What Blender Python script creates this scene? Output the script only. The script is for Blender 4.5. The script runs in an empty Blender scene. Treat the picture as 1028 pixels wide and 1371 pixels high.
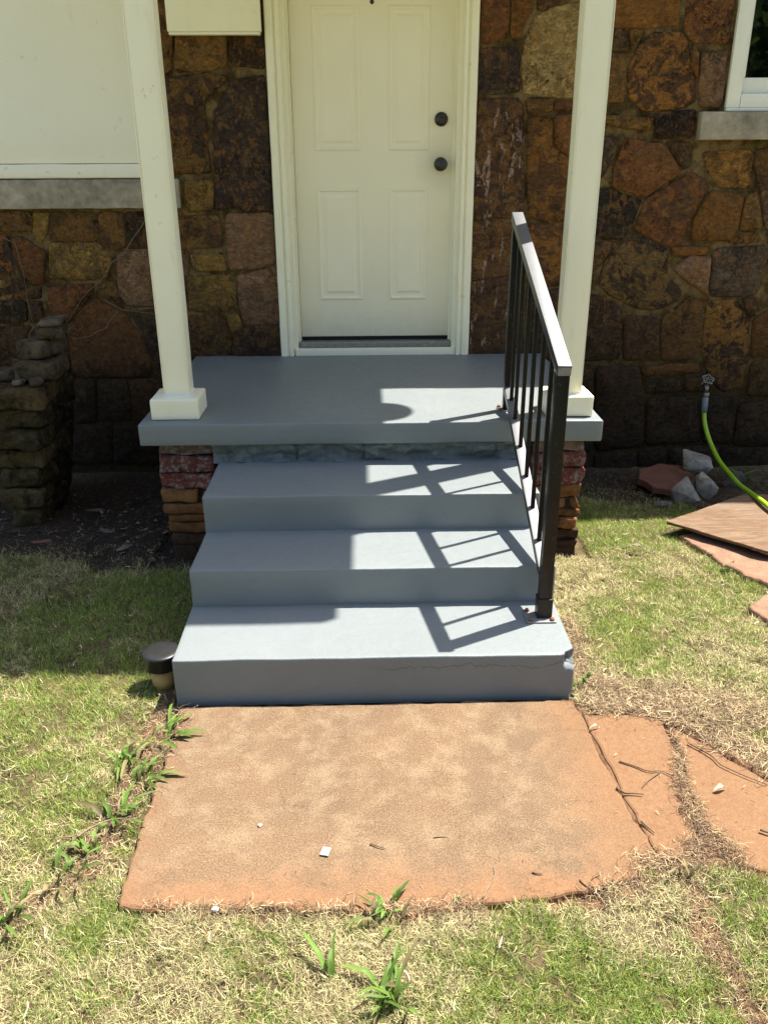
import bpy, bmesh, math, random
import numpy as np
from mathutils import Vector, Matrix, noise
R = math.radians
S = bpy.context.scene
C = S.collection

# ---------------------------------------------------------------- camera
cam_d = bpy.data.cameras.new('camera')
cam = bpy.data.objects.new('camera', cam_d); C.objects.link(cam)
CP = Vector((0.638, -2.2596, 1.6065)); pitch, yaw, roll = 0.3969, 0.0229, -0.0048
f_ = Vector((math.sin(yaw)*math.cos(pitch), math.cos(yaw)*math.cos(pitch), -math.sin(pitch)))
r_ = Vector((math.cos(yaw), -math.sin(yaw), 0)); u_ = r_.cross(f_)
r2 = r_*math.cos(roll)+u_*math.sin(roll); u2 = -r_*math.sin(roll)+u_*math.cos(roll)
M = Matrix((r2, u2, -f_)).transposed().to_4x4(); M.translation = CP
cam.matrix_world = M
cam_d.sensor_fit = 'VERTICAL'; cam_d.sensor_height = 36.0
cam_d.lens = 1123.59/1371*36.0
cam_d.clip_start = .05; cam_d.clip_end = 400
S.camera = cam
S.render.resolution_x = 767; S.render.resolution_y = 1024

# ---------------------------------------------------------------- sky, sun, exposure
W = bpy.data.worlds.new('World'); S.world = W; W.use_nodes = True
nt = W.node_tree; nt.nodes.clear()
sky = nt.nodes.new('ShaderNodeTexSky'); sky.sky_type = 'NISHITA'; sky.sun_disc = False
SUN = Vector((0.355, 0.187, 0.87)).normalized()
sky.sun_elevation = math.asin(SUN.z); sky.sun_rotation = math.atan2(SUN.x, SUN.y)
sky.air_density = 1.0; sky.dust_density = 2.0; sky.ozone_density = 1.0
bg = nt.nodes.new('ShaderNodeBackground'); bg.inputs[1].default_value = 0.10
wo = nt.nodes.new('ShaderNodeOutputWorld')
nt.links.new(sky.outputs[0], bg.inputs[0]); nt.links.new(bg.outputs[0], wo.inputs[0])
sd = bpy.data.lights.new('sun', 'SUN'); sd.energy = 5.0; sd.angle = R(0.6); sd.color = (1, .955, .89)
so = bpy.data.objects.new('sun', sd); C.objects.link(so)
so.rotation_euler = SUN.to_track_quat('Z', 'Y').to_euler(); so.location = SUN*20
S.view_settings.view_transform = 'Standard'; S.view_settings.look = 'None'
S.view_settings.gamma = 1; S.view_settings.use_curve_mapping = False
S.view_settings.exposure = 1.48

random.seed(7); rng = np.random.default_rng(11)

# ---------------------------------------------------------------- helpers
def put(name, me, mat=None, parent=None, kind=None):
    o = bpy.data.objects.new(name, me); C.objects.link(o)
    if mat is not None and not me.materials: me.materials.append(mat)
    if parent is not None: o.parent = parent
    if kind: o['kind'] = kind
    return o
def tag(o, label=None, cat=None, group=None, kind=None):
    if label: o['label'] = label
    if cat: o['category'] = cat
    if group: o['group'] = group
    if kind: o['kind'] = kind
    return o
def empty(name, loc=(0,0,0), label=None, cat=None, group=None, kind=None):
    o = bpy.data.objects.new(name, None); C.objects.link(o); o.location = loc; o.empty_display_size = .05
    return tag(o, label, cat, group, kind)
def mesh(name, vs, fs, smooth=False):
    me = bpy.data.meshes.new(name); me.from_pydata([tuple(v) for v in vs], [], fs); me.update()
    if smooth:
        me.polygons.foreach_set('use_smooth', [True]*len(me.polygons))
    return me
def local(o_parent, me):          # move mesh data of a world-space mesh into its parent's space
    me.transform(Matrix.Translation(-o_parent.location)); return me
def axis(a, b, step, r):
    L = b-a; n = max(1, int(round((L-2*r)/step)))
    pts = [a+r+(L-2*r)*i/n for i in range(n+1)]
    if r > 0: pts = [a, a+.3*r]+pts+[b-.3*r, b]
    return pts
def gbox(x0, x1, y0, y1, z0, z1, step=1.0, r=.004, fn=None):
    """a box as a lattice shell with rounded edges; fn(p) may displace its points"""
    X, Y, Z = axis(x0,x1,step,r), axis(y0,y1,step,r), axis(z0,z1,step,r)
    nx, ny, nz = len(X)-1, len(Y)-1, len(Z)-1
    idx = {}; vs = []
    def v(i, j, k):
        q = idx.get((i,j,k))
        if q is None:
            p = Vector((X[i], Y[j], Z[k]))
            c = Vector((min(max(p.x,x0+r),x1-r), min(max(p.y,y0+r),y1-r), min(max(p.z,z0+r),z1-r)))
            d = p-c
            if r > 0 and d.length > 1e-9: p = c+d.normalized()*r
            if fn: p = fn(p)
            q = idx[(i,j,k)] = len(vs); vs.append(p)
        return q
    fs = []
    for i in range(nx):
        for j in range(ny):
            fs.append((v(i,j,0), v(i,j+1,0), v(i+1,j+1,0), v(i+1,j,0)))
            fs.append((v(i,j,nz), v(i+1,j,nz), v(i+1,j+1,nz), v(i,j+1,nz)))
    for i in range(nx):
        for k in range(nz):
            fs.append((v(i,0,k), v(i+1,0,k), v(i+1,0,k+1), v(i,0,k+1)))
            fs.append((v(i,ny,k), v(i,ny,k+1), v(i+1,ny,k+1), v(i+1,ny,k)))
    for j in range(ny):
        for k in range(nz):
            fs.append((v(0,j,k), v(0,j,k+1), v(0,j+1,k+1), v(0,j+1,k)))
            fs.append((v(nx,j,k), v(nx,j+1,k), v(nx,j+1,k+1), v(nx,j,k+1)))
    return vs, fs
def box(name, x0,x1,y0,y1,z0,z1, mat, parent=None, step=1.0, r=.003, fn=None, smooth=True):
    vs, fs = gbox(x0,x1,y0,y1,z0,z1,step,r,fn)
    me = mesh(name, vs, fs, smooth)
    if parent is not None: local(parent, me)
    return put(name, me, mat, parent)
def tube(name, pts, rad, mat, parent=None, seg=8, cap=True):
    pts = [Vector(p) for p in pts]; n = len(pts)
    rads = rad if isinstance(rad, (list, tuple)) else [rad]*n
    vs, fs = [], []; up = None
    for i, p in enumerate(pts):
        t = (pts[min(i+1,n-1)]-pts[max(i-1,0)]).normalized()
        if up is None: up = t.orthogonal().normalized()
        up = (up-t*up.dot(t)).normalized(); s = t.cross(up)
        for k in range(seg):
            a = 2*math.pi*k/seg; vs.append(p+(up*math.cos(a)+s*math.sin(a))*rads[i])
    for i in range(n-1):
        for k in range(seg):
            a = i*seg+k; b = i*seg+(k+1) % seg
            fs.append((a, b, b+seg, a+seg))
    if cap: fs.append(tuple(range(seg))[::-1]); fs.append(tuple(range((n-1)*seg, n*seg)))
    me = mesh(name, vs, fs, True)
    if parent is not None: local(parent, me)
    return put(name, me, mat, parent)
def bar(name, p, q, w, h, mat, parent=None, r=.002):
    """rectangular bar from p to q, w across (x), h high"""
    p, q = Vector(p), Vector(q); t = (q-p); L = t.length; t.normalize()
    s = Vector((1,0,0)); s = (s-t*s.dot(t)).normalized(); u = s.cross(t)
    vs, fs = gbox(-w/2,w/2,0,L,-h/2,h/2,1.0,r)
    vs = [p+s*v.x+t*v.y+u*v.z for v in vs]
    me = mesh(name, vs, fs, True)
    if parent is not None: local(parent, me)
    return put(name, me, mat, parent)
def lathe(name, c, prof, mat, parent=None, seg=28, ax='z'):
    vs, fs = [], []
    for (rr, h) in prof:
        for k in range(seg):
            a = 2*math.pi*k/seg; u, v = rr*math.cos(a), rr*math.sin(a)
            vs.append(Vector((u,v,h)) if ax == 'z' else Vector((u,-h,v)))
    for i in range(len(prof)-1):
        for k in range(seg):
            a = i*seg+k; b = i*seg+(k+1)%seg
            fs.append((a,b,b+seg,a+seg))
    fs.append(tuple(range(seg))[::-1]); fs.append(tuple(range((len(prof)-1)*seg, len(prof)*seg)))
    vs = [v+Vector(c) for v in vs]
    me = mesh(name, vs, fs, True)
    if parent is not None: local(parent, me)
    return put(name, me, mat, parent)
def nz(p, s, o=0): return noise.noise(Vector(p)*s+Vector((o, o*1.7, -o)))
def vnoise(x, y, s, seed):        # vectorised value noise 0..1
    r = np.random.default_rng(seed).random((64,64))
    u, v = x*s+100, y*s+100
    i, j = np.floor(u).astype(int), np.floor(v).astype(int)
    a, b = u-i, v-j; a = a*a*(3-2*a); b = b*b*(3-2*b)
    g = lambda p, q: r[p % 64, q % 64]
    return (g(i,j)*(1-a)+g(i+1,j)*a)*(1-b)+(g(i,j+1)*(1-a)+g(i+1,j+1)*a)*b
def inpoly(x, y, P):
    c = np.zeros(x.shape, bool); n = len(P)
    for i in range(n):
        x1, y1 = P[i]; x2, y2 = P[(i+1) % n]
        if y1 == y2: continue
        k = ((y1 > y) != (y2 > y)) & (x < (x2-x1)*(y-y1)/(y2-y1)+x1)
        c ^= k
    return c

# ---------------------------------------------------------------- materials
class NB:
    def __init__(s, name):
        s.m = bpy.data.materials.new(name); s.m.use_nodes = True
        s.t = s.m.node_tree; s.b = s.t.nodes['Principled BSDF']; s.geo = s.t.nodes.new('ShaderNodeNewGeometry')
        s.pos = s.geo.outputs['Position']
    def n(s, ty, **k):
        q = s.t.nodes.new(ty)
        for a, v in k.items(): setattr(q, a, v)
        return q
    def l(s, a, b): s.t.links.new(a, b)
    def set(s, sock, v):
        if hasattr(v, 'is_output'): s.l(v, sock)
        elif isinstance(v, (tuple, list)): sock.default_value = (*v[:3], 1) if sock.type == 'RGBA' else v
        else: sock.default_value = v
    def noise(s, scale, detail=4, rough=.55, vec=None, dist=0):
        q = s.n('ShaderNodeTexNoise'); q.inputs['Scale'].default_value = scale
        q.inputs['Detail'].default_value = detail; q.inputs['Roughness'].default_value = rough
        q.inputs['Distortion'].default_value = dist
        s.l(vec or s.pos, q.inputs['Vector']); return q.outputs['Fac']
    def ramp(s, f, stops):
        q = s.n('ShaderNodeValToRGB'); e = q.color_ramp.elements
        while len(e) < len(stops): e.new(.5)
        for i, (p, c) in enumerate(stops):
            e[i].position = p; e[i].color = (*c, 1) if isinstance(c, tuple) else (c,c,c,1)
        s.l(f, q.inputs[0]); return q.outputs[0]
    def mix(s, f, a, b, mode='MIX'):
        q = s.n('ShaderNodeMix', data_type='RGBA', blend_type=mode)
        s.set(q.inputs[0], f); s.set(q.inputs[6], a); s.set(q.inputs[7], b); return q.outputs[2]
    def math(s, op, a, b=0.0, c=None):
        q = s.n('ShaderNodeMath', operation=op); s.set(q.inputs[0], a); s.set(q.inputs[1], b)
        if c is not None: s.set(q.inputs[2], c)
        return q.outputs[0]
    def bump(s, h, strength=.4, dist=.004, prev=None):
        q = s.n('ShaderNodeBump'); q.inputs['Strength'].default_value = strength; q.inputs['Distance'].default_value = dist
        s.l(h, q.inputs['Height'])
        if prev is not None: s.l(prev, q.inputs['Normal'])
        return q.outputs[0]
    def stretch(s, sc, vec=None):
        q = s.n('ShaderNodeMapping'); q.inputs['Scale'].default_value = sc; s.l(vec or s.pos, q.inputs['Vector']); return q.outputs[0]
    def done(s, col, rough=.8, nrm=None, spec=.4):
        s.set(s.b.inputs['Base Color'], col); s.set(s.b.inputs['Roughness'], rough)
        s.b.inputs['Specular IOR Level'].default_value = spec
        if nrm is not None: s.l(nrm, s.b.inputs['Normal'])
        return s.m

def m_wallstone(name, flecks=False):
    b = NB(name); oi = b.n('ShaderNodeObjectInfo')
    off = b.n('ShaderNodeVectorMath', operation='SCALE'); cmb = b.n('ShaderNodeCombineXYZ')
    for i in range(3): b.l(oi.outputs['Random'], cmb.inputs[i])
    b.l(cmb.outputs[0], off.inputs[0]); off.inputs['Scale'].default_value = 37
    add = b.n('ShaderNodeVectorMath', operation='ADD'); b.l(b.pos, add.inputs[0]); b.l(off.outputs[0], add.inputs[1])
    v = add.outputs[0]; vs = b.stretch((1, 1, 2.1), v)
    vt = b.stretch((1, 1, 1.7), v)
    n0 = b.noise(5.5, 4, .6, v, .5); n1 = b.noise(12, 6, .68, v, .9); n2 = b.noise(34, 7, .7, vt, 1.0); n3 = b.noise(140, 5, .7, v)
    n4 = b.noise(17, 6, .7, b.stretch((1.5,1,.8), v), 1.5); n5 = b.noise(8, 6, .7, b.stretch((.8,1,1.5), v), 1.2)
    lum = b.ramp(n2, [(.30, .28), (.42, .75), (.52, 1.0), (.62, 1.45), (.74, 2.3)])
    c = b.mix(1, oi.outputs['Color'], lum, 'MULTIPLY')
    c = b.mix(b.ramp(n4, [(.50, 0.0), (.58, .55)]), c, b.mix(n2, (.13, .050, .011), (.34, .155, .036)))     # rust bands
    c = b.mix(b.ramp(n5, [(.54, 0.0), (.62, .45)]), c, b.mix(n2, (.075, .050, .016), (.25, .165, .055)))    # olive tan lichen crust
    pat = b.math('MULTIPLY', b.ramp(n1, [(.48, 0.0), (.53, 1.0)]), oi.outputs['Alpha'])
    c = b.mix(pat, c, b.mix(b.ramp(n2, [(.35, 0.0), (.65, 1.0)]), (.008, .007, .007), (.060, .036, .030)))
    c = b.mix(b.ramp(n3, [(.60, 0.0), (.74, .5)]), c, (.24, .155, .075))
    c = b.mix(b.ramp(n3, [(.26, .6), (.38, 0.0)]), c, (.012, .009, .006))
    vo = b.n('ShaderNodeTexVoronoi', feature='DISTANCE_TO_EDGE'); vo.inputs['Scale'].default_value = 6
    wv_ = b.n('ShaderNodeVectorMath', operation='ADD'); cw = b.n('ShaderNodeCombineXYZ')
    b.l(b.math('MULTIPLY', n1, .5), cw.inputs[0]); b.l(b.math('MULTIPLY', n4, .5), cw.inputs[2]); b.l(v, wv_.inputs[0]); b.l(cw.outputs[0], wv_.inputs[1]); b.l(wv_.outputs[0], vo.inputs['Vector'])
    crk = b.math('MULTIPLY', b.ramp(vo.outputs['Distance'], [(.008, 1.0), (.025, 0.0)]), b.ramp(n0, [(.50, 0.0), (.58, 1.0)]))
    c = b.mix(b.math('MULTIPLY', crk, .8), c, (.010, .007, .005))
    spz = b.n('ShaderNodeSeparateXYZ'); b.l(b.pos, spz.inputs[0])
    low_shade = b.ramp(b.math('ADD', spz.outputs[2], b.math('MULTIPLY', b.math('SUBTRACT', n1, .5), .9)), [(.35, .80), (1.0, 0.0)])
    c = b.mix(low_shade, c, b.mix(b.ramp(n2, [(.36, 0.0), (.62, 1.0)]), (.004, .0035, .0025), b.mix(b.ramp(n1, [(.42, 0.0), (.56, 1.0)]), (.040, .033, .017), (.042, .024, .013))))                                  # deep shade at the wall's foot, put into the low stones' colour
    h = b.math('ADD', b.math('ADD', n2, b.math('MULTIPLY', n3, .35)), b.math('MULTIPLY', crk, -.8))
    if flecks:
        f = b.noise(9, 7, .72, b.stretch((2.0, 1, .6), v), .9)
        m = b.math('MULTIPLY', b.ramp(f, [(.572, 0.0), (.59, 1.0)]), b.ramp(n2, [(.40, 0.0), (.48, 1.0)]))
        c = b.mix(m, c, (.40, .27, .21)); h = b.math('ADD', h, b.math('MULTIPLY', m, .3))
    nr = b.bump(n0, .6, .03); nr = b.bump(n1, .9, .016, nr); nr = b.bump(h, 1.0, .010, nr)
    return b.done(c, b.ramp(n3, [(.3, .6), (.7, .9)]), nr, .16)
def m_mortar():
    b = NB('mortar'); n = b.noise(10, 6, .7); n2 = b.noise(90, 4, .6)
    c = b.ramp(n, [(.34, (.022, .015, .007)), (.46, (.07, .045, .017)), (.60, (.19, .13, .058))])
    low = b.n('ShaderNodeSeparateXYZ'); b.l(b.pos, low.inputs[0])
    darkened = b.ramp(b.math('ADD', low.outputs[2], b.math('MULTIPLY', n, .5)), [(.75, 1.0), (1.35, 0.0)])
    c = b.mix(b.math('MULTIPLY', darkened, .85), c, (.016, .013, .008))  # low mortar darkened too, the shade down there put into its colour
    c = b.mix(b.ramp(n2, [(.4, 0.0), (.7, .4)]), c, (.10, .07, .035))
    return b.done(c, .95, b.bump(b.math('ADD', n, b.math('MULTIPLY', n2, .5)), .9, .008), .08)
def m_paint(name, col, dirt=(.3,.3,.3), rough=.5, amt=.25, bs=.25, grain=260, spec=.45):
    b = NB(name); n = b.noise(3.0, 5, .6); n2 = b.noise(grain, 3, .6); n3 = b.noise(22, 5, .65)
    c = b.mix(b.ramp(n, [(.42, 0.0), (.75, amt)]), col, dirt)
    c = b.mix(b.ramp(n3, [(.66, 0.0), (.73, min(1, amt*1.9))]), c, tuple(x*.5 for x in dirt))
    n8 = b.noise(7, 6, .75, b.stretch((3, 3, .5))); c = b.mix(b.ramp(n8, [(.58, 0.0), (.72, amt*.9)]), c, tuple(x*.72 for x in dirt))
    h = b.math('ADD', b.math('MULTIPLY', n3, 1.6), n2)
    return b.done(c, b.ramp(n3, [(.3, rough-.06), (.7, rough+.1)]), b.bump(h, bs, .0016), spec)
def m_door():
    b = NB('door_paint'); n = b.noise(4, 5, .6); n2 = b.noise(200, 3, .6); n3 = b.noise(25, 5, .7)
    c = b.mix(b.ramp(n, [(.40, 0.0), (.7, .25)]), (.86, .80, .60), (.78, .71, .50))
    d = b.n('ShaderNodeVectorMath', operation='DISTANCE'); b.l(b.pos, d.inputs[0]); d.inputs[1].default_value = (1.06, 2.43, 1.60)
    sm = b.ramp(b.math('ADD', d.outputs['Value'], b.math('MULTIPLY', n3, .08)), [(.05, .34), (.20, 0.0)])
    c = b.mix(sm, c, (.42, .38, .27))
    sp = b.n('ShaderNodeSeparateXYZ'); b.l(b.pos, sp.inputs[0])
    lowd = b.ramp(b.math('ADD', sp.outputs[2], b.math('MULTIPLY', n3, .25)), [(.80, .30), (.98, 0.0)])
    c = b.mix(lowd, c, (.50, .45, .32)); c = b.mix(b.ramp(n3, [(.70, 0.0), (.75, .4)]), c, (.40, .35, .24))
    return b.done(c, b.ramp(n3, [(.3, .34), (.7, .46)]), b.bump(b.math('ADD', n, n2), .12, .002), .45)
def m_steps(name, crack=False):
    b = NB(name); n = b.noise(2.2, 5, .6); n2 = b.noise(330, 3, .6); n3 = b.noise(38, 5, .65); n5 = b.noise(7, 6, .7)
    base = (.180, .196, .193)
    c = b.mix(b.ramp(n, [(.35, 0.0), (.7, .5)]), base, (.146, .167, .166))
    c = b.mix(b.ramp(n5, [(.55, 0.0), (.75, .22)]), c, (.225, .238, .235))
    c = b.mix(b.ramp(n3, [(.66, 0.0), (.74, .35)]), c, (.09, .10, .10))
    sc = b.noise(60, 6, .75, b.stretch((.25, 1.6, 1)), .6)
    c = b.mix(b.math('MULTIPLY', b.ramp(sc, [(.60, 0.0), (.70, .5)]), b.ramp(n5, [(.45, 0.0), (.6, 1.0)])), c, (.115, .115, .105))
    if crack:
        sp = b.n('ShaderNodeSeparateXYZ'); b.l(b.pos, sp.inputs[0])
        w = b.noise(9, 6, .7, b.stretch((1, 0, 0)), 0)
        zc = b.math('ADD', b.math('MULTIPLY', b.math('SUBTRACT', w, .5), .11), .118)
        d = b.math('ABSOLUTE', b.math('SUBTRACT', sp.outputs[2], zc))
        m = b.ramp(b.math('MULTIPLY', d, 100), [(.04, 1.0), (.16, 0.0)])
        gx = b.ramp(sp.outputs[0], [(.62, 0.0), (.74, 1.0)])
        m = b.math('MULTIPLY', b.math('MULTIPLY', m, gx), b.ramp(n3, [(.38, 0.2), (.5, 1.0)]))
        c = b.mix(b.math('MULTIPLY', m, .85), c, (.03, .03, .028))
    h = b.math('ADD', b.math('MULTIPLY', n3, 2.2), n2)
    return b.done(c, b.ramp(n3, [(.3, .42), (.7, .58)]), b.bump(h, .38, .0018), .4)
def m_simple(name, col, var=.3, scale=20, rough=.8, bs=.5, bd=.004, spec=.35, metal=0):
    b = NB(name); n = b.noise(scale, 6, .62); n2 = b.noise(scale*6, 4, .6)
    k = b.ramp(b.math('ADD', b.math('MULTIPLY', n, .7), b.math('MULTIPLY', n2, .3)), [(.3, 1-var), (.7, 1+var)])
    c = b.mix(1, col, k, 'MULTIPLY')
    m = b.done(c, rough, b.bump(b.math('ADD', n, b.math('MULTIPLY', n2, .4)), bs, bd), spec)
    b.b.inputs['Metallic'].default_value = metal
    return m
def m_objcol(name, var=.45, scale=18, rough=.9, bd=.008, patch=(.35,.33,.28), pamt=.0):
    b = NB(name); oi = b.n('ShaderNodeObjectInfo')
    n = b.noise(scale, 6, .65, None, .6); n2 = b.noise(scale*7, 4, .6)
    k = b.ramp(n, [(.28, 1-var*1.3), (.5, 1.0), (.72, 1+var)])
    c = b.mix(1, oi.outputs['Color'], k, 'MULTIPLY')
    if pamt: c = b.mix(b.ramp(b.noise(scale*1.7, 6, .75), [(.5, 0.0), (.62, pamt)]), c, patch)
    return b.done(c, rough, b.bump(b.math('ADD', n, b.math('MULTIPLY', n2, .35)), .9, bd), .1)
def m_attr(name, rough=.9, trans=0.0, bumpy=False):
    b = NB(name); a = b.n('ShaderNodeAttribute', attribute_name='Col'); c = a.outputs['Color']
    nr = None
    if bumpy:
        n = b.noise(45, 7, .7); n2 = b.noise(260, 4, .6)
        c = b.mix(1, c, b.ramp(n, [(.3, .55), (.5, 1.0), (.72, 1.5)]), 'MULTIPLY')
        c = b.mix(b.ramp(n2, [(.62, 0.0), (.74, .5)]), c, (.22, .17, .11))
        nr = b.bump(b.math('ADD', n, b.math('MULTIPLY', n2, .4)), 1, .012)
    m = b.done(c, rough, nr, .2)
    if trans:
        tr = b.n('ShaderNodeBsdfTranslucent'); b.l(c, tr.inputs[0]); mx = b.n('ShaderNodeMixShader'); mx.inputs[0].default_value = trans
        out = [q for q in b.t.nodes if q.type == 'OUTPUT_MATERIAL'][0]
        b.l(b.b.outputs[0], mx.inputs[1]); b.l(tr.outputs[0], mx.inputs[2]); b.l(mx.outputs[0], out.inputs[0])
    return m
def m_slab():
    b = NB('stained_concrete'); n1 = b.noise(2.6, 5, .6); n2 = b.noise(11, 6, .68); n3 = b.noise(210, 4, .75); n4 = b.noise(55, 5, .7); n6 = b.noise(1.3, 3, .5)
    c = b.ramp(n3, [(.34, (0.094, 0.055, 0.030)), (.47, (0.143, 0.089, 0.049)), (.58, (0.191, 0.126, 0.072)), (.72, (0.293, 0.210, 0.127))])
    c = b.mix(b.ramp(n1, [(.42, 0.0), (.64, .50)]), c, b.mix(b.ramp(n3, [(.38, 0.0), (.62, 1.0)]), (0.086, 0.057, 0.034), (0.150, 0.103, 0.064)))     # grey-brown worn cast
    c = b.mix(b.ramp(n2, [(.46, 0.0), (.64, .6)]), c, b.mix(b.ramp(n3, [(.38, 0.0), (.62, 1.0)]), (0.163, 0.109, 0.061), (0.293, 0.214, 0.131)))        # pale sandy clouds
    sp = b.n('ShaderNodeSeparateXYZ'); b.l(b.pos, sp.inputs[0])
    # red soil washed over the far corner and the lawn edges
    e = b.math('ADD', sp.outputs[0], b.math('MULTIPLY', b.math('SUBTRACT', n2, .5), .5))
    e = b.ramp(e, [(1.12, 0.0)]) if 0 else b.ramp(b.math('SUBTRACT', e, .75), [(.36, 0.0), (.56, .85)])
    g3 = b.ramp(b.math('ADD', b.math('MULTIPLY', n3, .6), b.math('MULTIPLY', n4, .4)), [(.38, 0.0), (.62, 1.0)])
    c = b.mix(e, c, b.mix(g3, (0.154, 0.078, 0.037), (0.218, 0.121, 0.060)))
    y = b.math('ADD', b.math('MULTIPLY', sp.outputs[1], -1), b.math('MULTIPLY', b.math('SUBTRACT', n2, .5), .45))
    c = b.mix(b.ramp(y, [(.66, 0.0), (.80, .8)]), c, b.mix(g3, (0.166, 0.080, 0.036), (0.237, 0.126, 0.063)))
    x2 = b.math('ADD', sp.outputs[0], b.math('MULTIPLY', b.math('SUBTRACT', n2, .5), .35))
    c = b.mix(b.ramp(x2, [(.0, .6), (.12, 0.0)]), c, b.mix(g3, (0.149, 0.080, 0.040), (0.218, 0.122, 0.064)))
    # hairline crazing
    vo = b.n('ShaderNodeTexVoronoi', feature='DISTANCE_TO_EDGE'); vo.inputs['Scale'].default_value = 9
    dd = b.n('ShaderNodeVectorMath', operation='ADD'); cm = b.n('ShaderNodeCombineXYZ')
    b.l(b.math('MULTIPLY', n2, .35), cm.inputs[0]); b.l(b.math('MULTIPLY', n4, .08), cm.inputs[1]); b.l(b.pos, dd.inputs[0]); b.l(cm.outputs[0], dd.inputs[1]); b.l(dd.outputs[0], vo.inputs['Vector'])
    cr = b.math('MULTIPLY', b.ramp(vo.outputs['Distance'], [(.004, 1.0), (.012, 0.0)]), b.ramp(n1, [(.48, 0.0), (.6, .6)]))
    c = b.mix(cr, c, (0.062, 0.035, 0.021))
    dk = b.ramp(b.noise(75, 5, .8), [(.62, 0.0), (.69, .6)])
    c = b.mix(dk, c, (0.073, 0.042, 0.025))
    h = b.math('ADD', b.math('ADD', n3, b.math('MULTIPLY', n4, .8)), b.math('MULTIPLY', cr, -.6))
    return b.done(c, .92, b.bump(h, .4, .0011), .15)
def m_rail():
    b = NB('black_rail_paint'); n = b.noise(60, 5, .7); n2 = b.noise(160, 4, .6); n3 = b.noise(12, 4, .6)
    c = b.mix(b.ramp(n, [(.62, 0.0), (.68, .8)]), (.006, .006, .006), (.09, .05, .025))
    c = b.mix(b.ramp(n2, [(.70, 0.0), (.74, .7)]), c, (.4, .38, .34))
    sp = b.n('ShaderNodeSeparateXYZ'); b.l(b.pos, sp.inputs[0])
    wy = b.ramp(b.math('ADD', sp.outputs[1], b.math('MULTIPLY', n3, .1)), [(.28, .6), (.36, 0.0)])
    low = b.math('MULTIPLY', b.ramp(sp.outputs[2], [(.25, 1.0), (.8, 0.0)]), wy)
    c = b.mix(b.math('MULTIPLY', b.math('MULTIPLY', low, b.ramp(n3, [(.3, .3), (.6, 1.0)])), .55), c, (.10, .07, .045))
    return b.done(c, b.ramp(n, [(.4, .30), (.7, .5)]), b.bump(n2, .2, .001), .22)
def m_railtop():
    b = NB('glint_rail_paint'); n = b.noise(40, 5, .7); sp = b.n('ShaderNodeSeparateXYZ'); b.l(b.geo.outputs['Normal'], sp.inputs[0])
    up = b.ramp(sp.outputs[2], [(.6, 0.0), (.8, 1.0)])  # sun glint partly put into the colour: upward faces paler
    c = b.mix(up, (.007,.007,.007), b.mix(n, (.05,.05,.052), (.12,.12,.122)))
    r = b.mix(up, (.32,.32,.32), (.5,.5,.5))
    m = b.done(c, .4, b.bump(n, .2, .001), 1.0); b.l(r, b.b.inputs['Roughness']); return m
def m_glass():
    m = bpy.data.materials.new('window_glass'); m.use_nodes = True; t = m.node_tree; t.nodes.clear()
    o = t.nodes.new('ShaderNodeOutputMaterial'); mx = t.nodes.new('ShaderNodeMixShader'); fr = t.nodes.new('ShaderNodeFresnel'); fr.inputs[0].default_value = 1.9
    a = t.nodes.new('ShaderNodeBsdfTransparent'); a.inputs[0].default_value = (.55,.6,.58,1); g = t.nodes.new('ShaderNodeBsdfGlossy'); g.inputs['Roughness'].default_value = .02
    t.links.new(fr.outputs[0], mx.inputs[0]); t.links.new(a.outputs[0], mx.inputs[1]); t.links.new(g.outputs[0], mx.inputs[2]); t.links.new(mx.outputs[0], o.inputs[0])
    return m
def m_plywood():
    b = NB('weathered_plywood'); v = b.stretch((1.4, 7, 1)); n = b.noise(4, 7, .72, v, 1.6); n2 = b.noise(30, 5, .7); n3 = b.noise(3, 4, .6)
    c = b.ramp(n, [(.3, (.10, .056, .030)), (.5, (.155, .096, .056)), (.72, (.225, .158, .10))])
    c = b.mix(b.ramp(n2, [(.6, 0.0), (.75, .6)]), c, (.2, .11, .06))
    c = b.mix(b.ramp(n3, [(.5, 0.0), (.65, .35)]), c, (.22, .17, .13))
    return b.done(c, .85, b.bump(b.math('ADD', n, n2), .8, .004), .2)

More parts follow.
